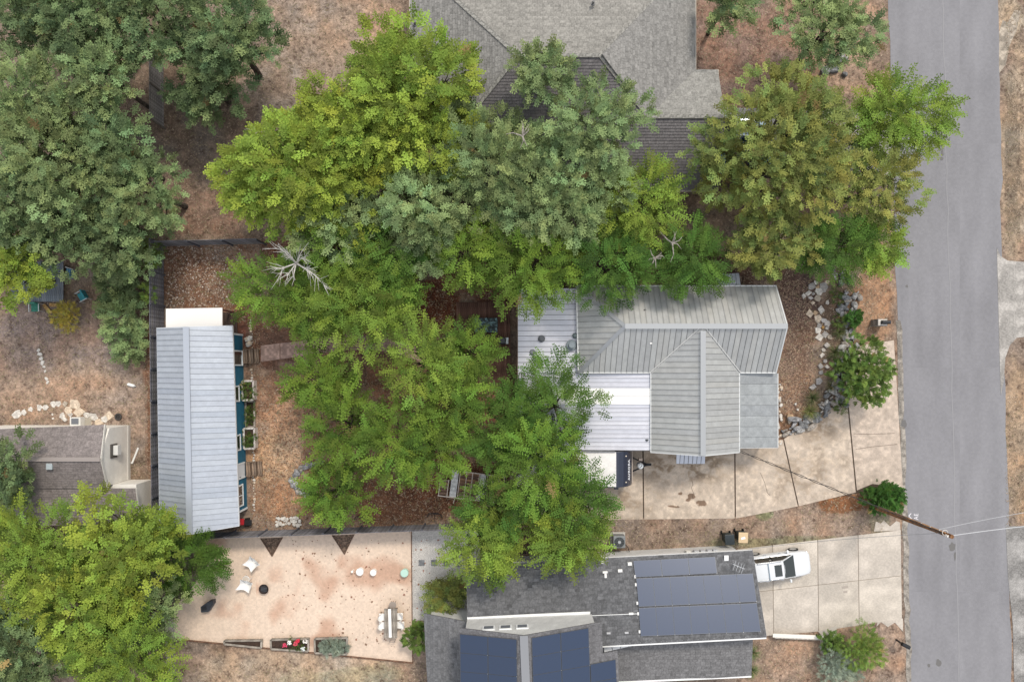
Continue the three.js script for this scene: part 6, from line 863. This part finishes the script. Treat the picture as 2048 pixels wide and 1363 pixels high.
{ const p = W(527, 1177.6, 0.3), g = thing('fire_bowl', 'round dark steel fire bowl beside the sling chairs', 'fire pit', V(p.x, 0, p.z)), pts = [[0.1, 0.1], [0.25, 0.14], [0.33, 0.26], [0.35, 0.32], [0.33, 0.32], [0.3, 0.25], [0.2, 0.18], [0, 0.16]].map(([x, y]) => new THREE.Vector2(x, y)); const l = new THREE.LatheGeometry(pts, 28); l.translate(p.x, 0, p.z); part(g, 'bowl', l, mat('#3b2f2c', 0.7, 0.4)); part(g, 'ash', cyl(0.27, 0.27, 0.02, p.x, 0.24, p.z, 20), mat('#55565a', 0.95, 0, { grain: [0.3, 0.8, 24, 8] })); for (let k = 0; k < 3; k++) part(g, 'log', tube([V(p.x - 0.2, 0.28, p.z + (k - 1) * 0.1), V(p.x + 0.2, 0.28, p.z + (k - 1) * 0.1 + 0.05)], 0.03, 6), mat('#4b4f55', 0.95)); for (let k = 0; k < 3; k++) part(g, 'foot', box(0.05, 0.14, 0.05, p.x + 0.2 * Math.cos(k * 2.09), 0.07, p.z + 0.2 * Math.sin(k * 2.09)), mat('#2e2724', 0.7, 0.4)); }
{ const pts = PX([[401, 1213], [417, 1202], [426, 1200], [427, 1207], [417, 1223], [402, 1224]], 0.4), p = W(413, 1212), g = thing('wood_box', 'black angular storage bench near the thicket', 'bench', p); part(g, 'shell', prism(pts, 0, 0.45, 0.02), mat('#3b3f47', 0.5)); part(g, 'seat_panel', prism(PX([[403, 1214], [412, 1210], [413, 1219], [404, 1221]], 0.46), 0.452, 0.47, 0.005), mat('#25282d', 0.5)); }
{ // long table with runner, shell chairs and end stools
  const c = W(781.5, 1246, 0.76), g = thing('garden_table', 'weathered plank garden table with a white runner', 'table', V(c.x, 0, c.z)), m = ['#b7aea2', '#a79e93', '#c2b9ad', '#9d9489'].map((k, i) => mat(k, 0.88, 0, { key: 'gt' + i, grain: [0.8, 0.4, 32, 10, 5] })); for (let k = 0; k < 6; k++) part(g, 'plank', box(0.145, 0.04, 2.08, c.x - 0.38 + k * 0.152, 0.76, c.z), m[k % 4]); part(g, 'runner', box(0.2, 0.008, 2.0, c.x - 0.06, 0.786, c.z - 0.02, 0.03), mat('#f1f1ef', 0.8)); for (const s of [-1, 1]) { part(g, 'leg', box(0.7, 0.72, 0.07, c.x, 0.36, c.z + s * 0.8), m[1]); }
  part(g, 'stretcher', box(0.07, 0.07, 1.55, c.x, 0.25, c.z), m[3]);
  const shell = (label, px, py, s) => { const p = W(px, py, 0.6), o = thing('shell_chair', label, 'chair', V(p.x, 0, p.z), 'white shell chairs at the plank table'), w = mat('#f2f1ee', 0.5), pos = [], N = 10; const S = (u, v) => { const a = (u - 0.5) * 2.5; return V(p.x + s * (Math.cos(a) * (0.3 + 0.06 * v)) - s * 0.12, 0.43 + 0.36 * v * (0.35 + 0.65 * Math.cos(a * 0.8)), p.z + Math.sin(a) * 0.3); }; for (let i = 0; i < N; i++) for (let j = 0; j < 3; j++) { const A = S(i / N, j / 3), B = S((i + 1) / N, j / 3), C = S((i + 1) / N, (j + 1) / 3), D = S(i / N, (j + 1) / 3); for (const q of [A, B, C, A, C, D]) pos.push(q.x, q.y, q.z); } part(o, 'backrest', rawGeo(pos), w); part(o, 'seat', rbox(0.5, 0.05, 0.5, p.x - s * 0.05, 0.43, p.z, 0.02), w); for (const [a, b] of [[1, 1], [1, -1], [-1, 1], [-1, -1]]) part(o, 'leg', tube([V(p.x + a * 0.15, 0.42, p.z + b * 0.15), V(p.x + a * 0.22, 0, p.z + b * 0.22)], 0.016, 5), mat('#b99f80', 0.7)); };
  shell('white shell chair, upper left of the plank table', 763, 1235, -1); shell('white shell chair, lower left of the plank table', 763, 1252, -1); shell('white shell chair, upper right of the plank table', 799, 1234, 1); shell('white shell chair, lower right of the plank table', 802, 1251, 1);
  for (const [x, y, l] of [[785, 1210, 'grey wicker stool at the upper end of the plank table'], [784, 1280, 'thin wire stool at the lower end of the plank table']]) { const p = W(x, y, 0.5), o = thing('stool', l, 'stool', V(p.x, 0, p.z)), mm = mat('#9a8f86', 0.8); part(o, 'seat', y < 1250 ? cyl(0.26, 0.24, 0.05, p.x, 0.46, p.z, 18) : merge([box(0.42, 0.02, 0.03, p.x, 0.46, p.z - 0.15), box(0.42, 0.02, 0.03, p.x, 0.46, p.z + 0.15), box(0.03, 0.02, 0.33, p.x - 0.2, 0.46, p.z), box(0.03, 0.02, 0.33, p.x + 0.2, 0.46, p.z)]), mm); for (const [a, b] of [[1, 1], [1, -1], [-1, 1], [-1, -1]]) part(o, 'leg', box(0.03, 0.45, 0.03, p.x + a * 0.16, 0.225, p.z + b * 0.13), mm); }
}
[[719, 1143.5, 0.27, '#f2f4f2', 'large white round stool in the sand court'], [746, 1145, 0.23, '#f1f3f1', 'smaller white round stool right of the large one'], [808.5, 1146, 0.29, '#b9dccf', 'mint green round stool beside the white gravel'], [703.7, 1143, 0.09, '#f3efe8', 'tiny white lantern left of the round stools']].forEach(([x, y, r, c, l]) => { const p = W(x, y, 0.42), g = thing(r < 0.1 ? 'garden_lantern' : 'round_stool', l, r < 0.1 ? 'lantern' : 'stool', V(p.x, 0, p.z)); const q = [[0, 0.42], [r * 0.9, 0.42], [r, 0.4], [r * 0.96, 0.33], [r * 0.7, 0.2], [r * 0.85, 0.03], [r * 0.85, 0]].map(([a, b]) => new THREE.Vector2(a, b)); const la = new THREE.LatheGeometry(q.reverse(), 26); la.translate(p.x, 0, p.z); part(g, 'body', la, mat(c, 0.45)); part(g, 'top_inset', cyl(r * 0.8, r * 0.8, 0.012, p.x, 0.426, p.z, 24), mat(c, 0.55)); });
[[905, 1221.6, 'tan round pot, left of two by the grey roof corner'], [917, 1220, 'pale round pot, right of two by the grey roof corner']].forEach(([x, y, l], i) => { const p = W(x, y, 0.4), g = thing('round_pot', l, 'pot', V(p.x, 0, p.z)), m = mat(i ? '#c9c8c6' : '#c6b7a4', 0.7), q = [[0.16, 0], [0.22, 0.2], [0.24, 0.4], [0.2, 0.4], [0.19, 0.3], [0, 0.3]].map(([a, b]) => new THREE.Vector2(a, b)), la = new THREE.LatheGeometry(q, 22); la.translate(p.x, 0, p.z); part(g, 'pot', la, m); part(g, 'soil', cyl(0.19, 0.19, 0.01, p.x, 0.33, p.z, 18), soilM); });
// ---------------------------------------------------------------- west neighbour: deck, chairs, boards
{
  const g = thing('raised_deck', 'blue-grey planked deck at the left edge', 'deck', W(80, 565)), m = ['#7c8690', '#858e97', '#747e89', '#8b929a'].map((c, i) => mat(c, 0.85, 0, { key: 'rd' + i, grain: [1.1, 0.4, 40, 12, 6] })), R = rng(96), h = 0.5;
  for (let i = 0; i < 24; i++) { const x = 24 + i * 4.35; part(g, 'plank', bar(W(x, 523, h).setY(h), W(x, 603, h).setY(h), 0.146, 0.035), m[Math.floor(R() * 4)]); } for (const y of [525, 563, 601]) part(g, 'joist', bar(W(22, y, 0.3).setY(0.33), W(126, y, 0.3).setY(0.33), 0.06, 0.26), m[2]); for (const [x, y] of [[26, 526], [122, 526], [26, 600], [122, 600]]) part(g, 'post', box(0.1, 0.45, 0.1, W(x, y).x, 0.225, W(x, y).z), m[2]); part(g, 'rail', bar(W(72, 514, 1.0), W(112, 546, 1.0), 0.06, 0.06), mat('#4d5258', 0.8)); part(g, 'rail_post', bar(W(112, 546, 1.0), W(112, 546, 1.0).setY(0.5), 0.07, 0.07), mat('#4d5258', 0.8)); part(g, 'rail_post', bar(W(72, 514, 1.0), W(72, 514, 1.0).setY(0.0), 0.07, 0.07), mat('#4d5258', 0.8));
  const seat = (label, x, y, ry, c, stripes) => { const p = W(x, y, 0.45), o = new THREE.Group(); o.name = numbered('patio_chair'); scene.add(o); info(o, label, 'chair', 'patio chairs by the blue-grey deck'); o.position.set(p.x, 0, p.z); o.rotation.y = ry; const A = (n, ge, mm) => { const k = new THREE.Mesh(ge, mm); k.name = n; k.castShadow = k.receiveShadow = true; o.add(k); }; const cu = mat(c, 0.85, 0, { grain: [0.5, 0.2, 24, 8] }), fr = mat('#c6cacc', 0.5, 0.3); A('seat_cushion', rbox(0.55, 0.1, 0.6, 0, 0.43, 0, 0.04), cu); A('back_cushion', rbox(0.12, 0.55, 0.6, 0.3, 0.68, 0, 0.04), cu); for (const s of [-1, 1]) { A('armrest', box(0.6, 0.03, 0.05, 0, 0.62, s * 0.34), fr); A('leg', box(0.04, 0.62, 0.04, -0.26, 0.31, s * 0.34), fr); A('leg', box(0.04, 0.62, 0.04, 0.28, 0.31, s * 0.34), fr); } if (stripes) for (const z of [-0.12, 0.12]) A('stripe', box(0.5, 0.004, 0.06, 0, 0.483, z), mat('#2f5f86', 0.85)); };
  seat('teal cushioned chair right of the blue-grey deck', 164, 592, 0.5, '#3f97a3'); seat('blue striped chair at the upper right of the deck', 138, 546, -0.3, '#5b93b8', true); seat('green cushioned chair below the blue-grey deck', 70, 615, 1.6, '#3f8a78');
  [['yellow plank leaning beside the golden shrub, left one', 86, 609, 102, 626], ['yellow plank leaning beside the golden shrub, right one', 98, 609, 120, 611]].forEach(([l, a, b, c, d]) => { const o = thing('loose_plank', l, 'plank', W(a, b)); part(o, 'board', bar(W(a, b, 0.1), W(c, d, 0.06), 0.24, 0.04), mat('#d3ad72', 0.85, 0, { grain: [0.7, 0.3, 24, 8] })); part(o, 'batten', bar(W(a + 1, b + 2, 0.14), W(a + 5, b, 0.14), 0.05, 0.03), mat('#b98f5a', 0.85)); });
  const t = thing('white_stake', 'white plank lying between the cottage and the dark fence', 'plank', W(270, 910)); part(t, 'board', bar(W(264, 925, 0.05), W(276, 895, 0.05), 0.12, 0.04), mat('#e6e6e2', 0.7)); part(t, 'end_block', box(0.12, 0.06, 0.12, W(264, 925).x, 0.05, W(264, 925).z), mat('#dcdcd6', 0.7));
  const ca = thing('canister', 'white canister lying on the western lawn', 'canister', W(262, 769)); part(ca, 'tank', tube([W(254, 768, 0.1), W(256, 768, 0.1), W(267, 771, 0.1), W(269, 771.5, 0.1)], [0.06, 0.11, 0.11, 0.05], 12), mat('#eceeec', 0.5)); part(ca, 'collar', tube([W(269, 771.5, 0.1), W(271, 772, 0.1)], 0.04, 8), mat('#b9bcbc', 0.5)); const bt = thing('tyre', 'dark round tub by the cottage flagstones', 'tub', W(237, 833)); part(bt, 'rim', new THREE.TorusGeometry(0.2, 0.06, 8, 22).rotateX(Math.PI / 2).translate(W(237, 833).x, 0.08, W(237, 833).z), mat('#3f3c3a', 0.8)); part(bt, 'base', cyl(0.2, 0.2, 0.03, W(237, 833).x, 0.05, W(237, 833).z, 18), mat('#34312f', 0.9));
}
{ // low white walls by the lower right lawn, red and dark bits at the studio end
  const g = thing('low_wall', 'low white masonry wall round the lower lawn', 'wall', W(1600, 1272)), m = mat('#d9d4ca', 0.9, 0, { grain: [0.9, 0.3, 24, 8] }); part(g, 'wall_run', bar(W(1548, 1271, 0.2).setY(0.2), W(1641, 1275, 0.2).setY(0.2), 0.2, 0.4), m); part(g, 'wall_run', bar(W(1645, 1268, 0.2).setY(0.2), W(1647, 1308, 0.2).setY(0.2), 0.2, 0.4), m); part(g, 'cap', bar(W(1546, 1270, 0.42).setY(0.42), W(1648, 1274, 0.42).setY(0.42), 0.26, 0.05), mat('#e6e2da', 0.85)); part(g, 'step', prism(PX([[1636, 1262], [1672, 1250], [1672, 1274], [1648, 1276]]), 0, 0.12, 0.01), mat('#b9b3aa', 0.9));
  const t = thing('garden_cart', 'red and black cart tucked at the studio corner', 'cart', W(488, 1044)), p = W(482, 1043, 0.5), q = W(495, 1045, 0.4); part(t, 'tray', rbox(0.4, 0.18, 0.45, p.x, 0.5, p.z, 0.05), mat('#b3202a', 0.4)); part(t, 'frame', rbox(0.55, 0.12, 0.4, q.x, 0.38, q.z, 0.04), mat('#1c1d20', 0.6)); for (const s of [-1, 1]) { const w = cyl(0.18, 0.18, 0.07, 0, 0, 0, 16); w.rotateX(Math.PI / 2); w.translate(q.x - 0.1, 0.18, q.z + s * 0.24); part(t, 'wheel', w, mat('#141414', 0.9)); }
}
// ---------------------------------------------------------------- ground cover: straw tufts, leaf litter, stone chips (uncountable)
{
  const R = rng(4242), inBox = (x, y, b) => x > b[0] && x < b[2] && y > b[1] && y < b[3];
  const hard = [[1775, -100, 2012, 1500], [1020, 888, 1470, 1042], [1470, 870, 1600, 1036], [1560, 850, 1800, 985], [1688, 685, 1800, 980], [1478, 1062, 1806, 1272], [346, 1062, 960, 1326], [935, 1098, 1520, 1363], [520, 664, 910, 748], [312, 652, 500, 1050], [1440, 212, 1790, 355], [1995, 490, 2060, 790], [2010, 1050, 2060, 1400], [1036, 575, 1560, 900], [-20, 850, 262, 1040], [912, 600, 1036, 775]];
  const tuft = () => { const pos = []; for (let k = 0; k < 6; k++) { const a = R() * 6.28, L = 0.06 + 0.07 * R(), x = (R() - 0.5) * 0.05, z = (R() - 0.5) * 0.05; pos.push(x - Math.sin(a) * 0.006, 0, z + Math.cos(a) * 0.006, x + Math.sin(a) * 0.006, 0, z - Math.cos(a) * 0.006, x + Math.cos(a) * L, 0.02 + 0.06 * R(), z + Math.sin(a) * L); } return rawGeo(pos); };
  const chip = rawGeo([-0.03, 0, 0.0, 0.03, 0.008, 0.012, 0.0, 0.004, -0.03, -0.03, 0, 0, 0.0, 0.006, 0.035, 0.03, 0.008, 0.012]);
  const spread = (name, label, cat, geo, n, gen, cols, s0, s1) => { const im = new THREE.InstancedMesh(geo, new THREE.MeshStandardMaterial({ roughness: 0.95, side: THREE.DoubleSide }), n), m = new THREE.Matrix4(), q = new THREE.Quaternion(), C = new THREE.Color(); im.name = numbered(name); let i = 0, guard = 0; while (i < n && guard++ < n * 6) { const [px, py] = gen(); if (hard.some(b => inBox(px, py, b))) continue; const p = W(px, py), s = s0 + (s1 - s0) * R(); q.setFromAxisAngle(up, R() * 6.283); m.compose(V(p.x, 0.004, p.z), q, V(s, s, s)); im.setMatrixAt(i, m); const c = cols[Math.floor(R() * cols.length)], v = 0.75 + 0.5 * R(); im.setColorAt(i, C.setRGB(c[0] * v, c[1] * v, c[2] * v)); i++; } im.count = i; im.castShadow = im.receiveShadow = true; scene.add(im); info(im, label, cat, null, 'stuff'); };
  const any = () => [-40 + 2130 * R(), -40 + 1440 * R()], yard = () => [300 + 720 * R(), 480 + 580 * R()], gauss = (x, y, a, b) => () => [x + (R() + R() + R() - 1.5) * a, y + (R() + R() + R() - 1.5) * b];
  spread('dry_grass', 'thin straw-coloured dry grass over all the lawns', 'grass', tuft(), 60000, any, [[0.40, 0.31, 0.22], [0.5, 0.4, 0.3], [0.32, 0.24, 0.17], [0.3, 0.26, 0.15]], 0.8, 1.8);
  spread('leaf_litter', 'brown leaf litter under the yard trees', 'litter', chip, 30000, yard, [[0.22, 0.1, 0.05], [0.3, 0.16, 0.08], [0.36, 0.22, 0.13], [0.14, 0.07, 0.045]], 0.7, 1.6);
  spread('stone_chips', 'white limestone chips in the north-west yard corner', 'chips', chip, 800, () => [335 + 150 * R(), 492 + 120 * R()], [[0.5, 0.42, 0.35], [0.62, 0.56, 0.5], [0.4, 0.32, 0.26]], 0.8, 2);
  spread('mulch', 'dark bark mulch in the front bed', 'mulch', chip, 4200, () => [1558 + 66 * R(), 560 + 260 * R()], [[0.16, 0.1, 0.075], [0.24, 0.15, 0.11], [0.1, 0.065, 0.05], [0.38, 0.27, 0.19]], 0.8, 1.7);
  { const n = 320, im = new THREE.InstancedMesh(chip, new THREE.MeshStandardMaterial({ roughness: 0.95, side: THREE.DoubleSide }), n), m = new THREE.Matrix4(), q = new THREE.Quaternion(), C = new THREE.Color(); im.name = 'fallen_leaves'; for (let i = 0; i < n; i++) { const p = W(560 + 380 * R(), 1078 + 220 * R()), s = 1 + 2.6 * R() * R(); q.setFromAxisAngle(up, R() * 6.28); m.compose(V(p.x, 0.015, p.z), q, V(s, s, s)); im.setMatrixAt(i, m); im.setColorAt(i, C.setRGB(0.22 + 0.1 * R(), 0.15, 0.1)); } im.castShadow = true; scene.add(im); info(im, 'brown leaves scattered over the sand court and white gravel', 'leaves', null, 'stuff'); }
}
renderer.render(scene, camera);
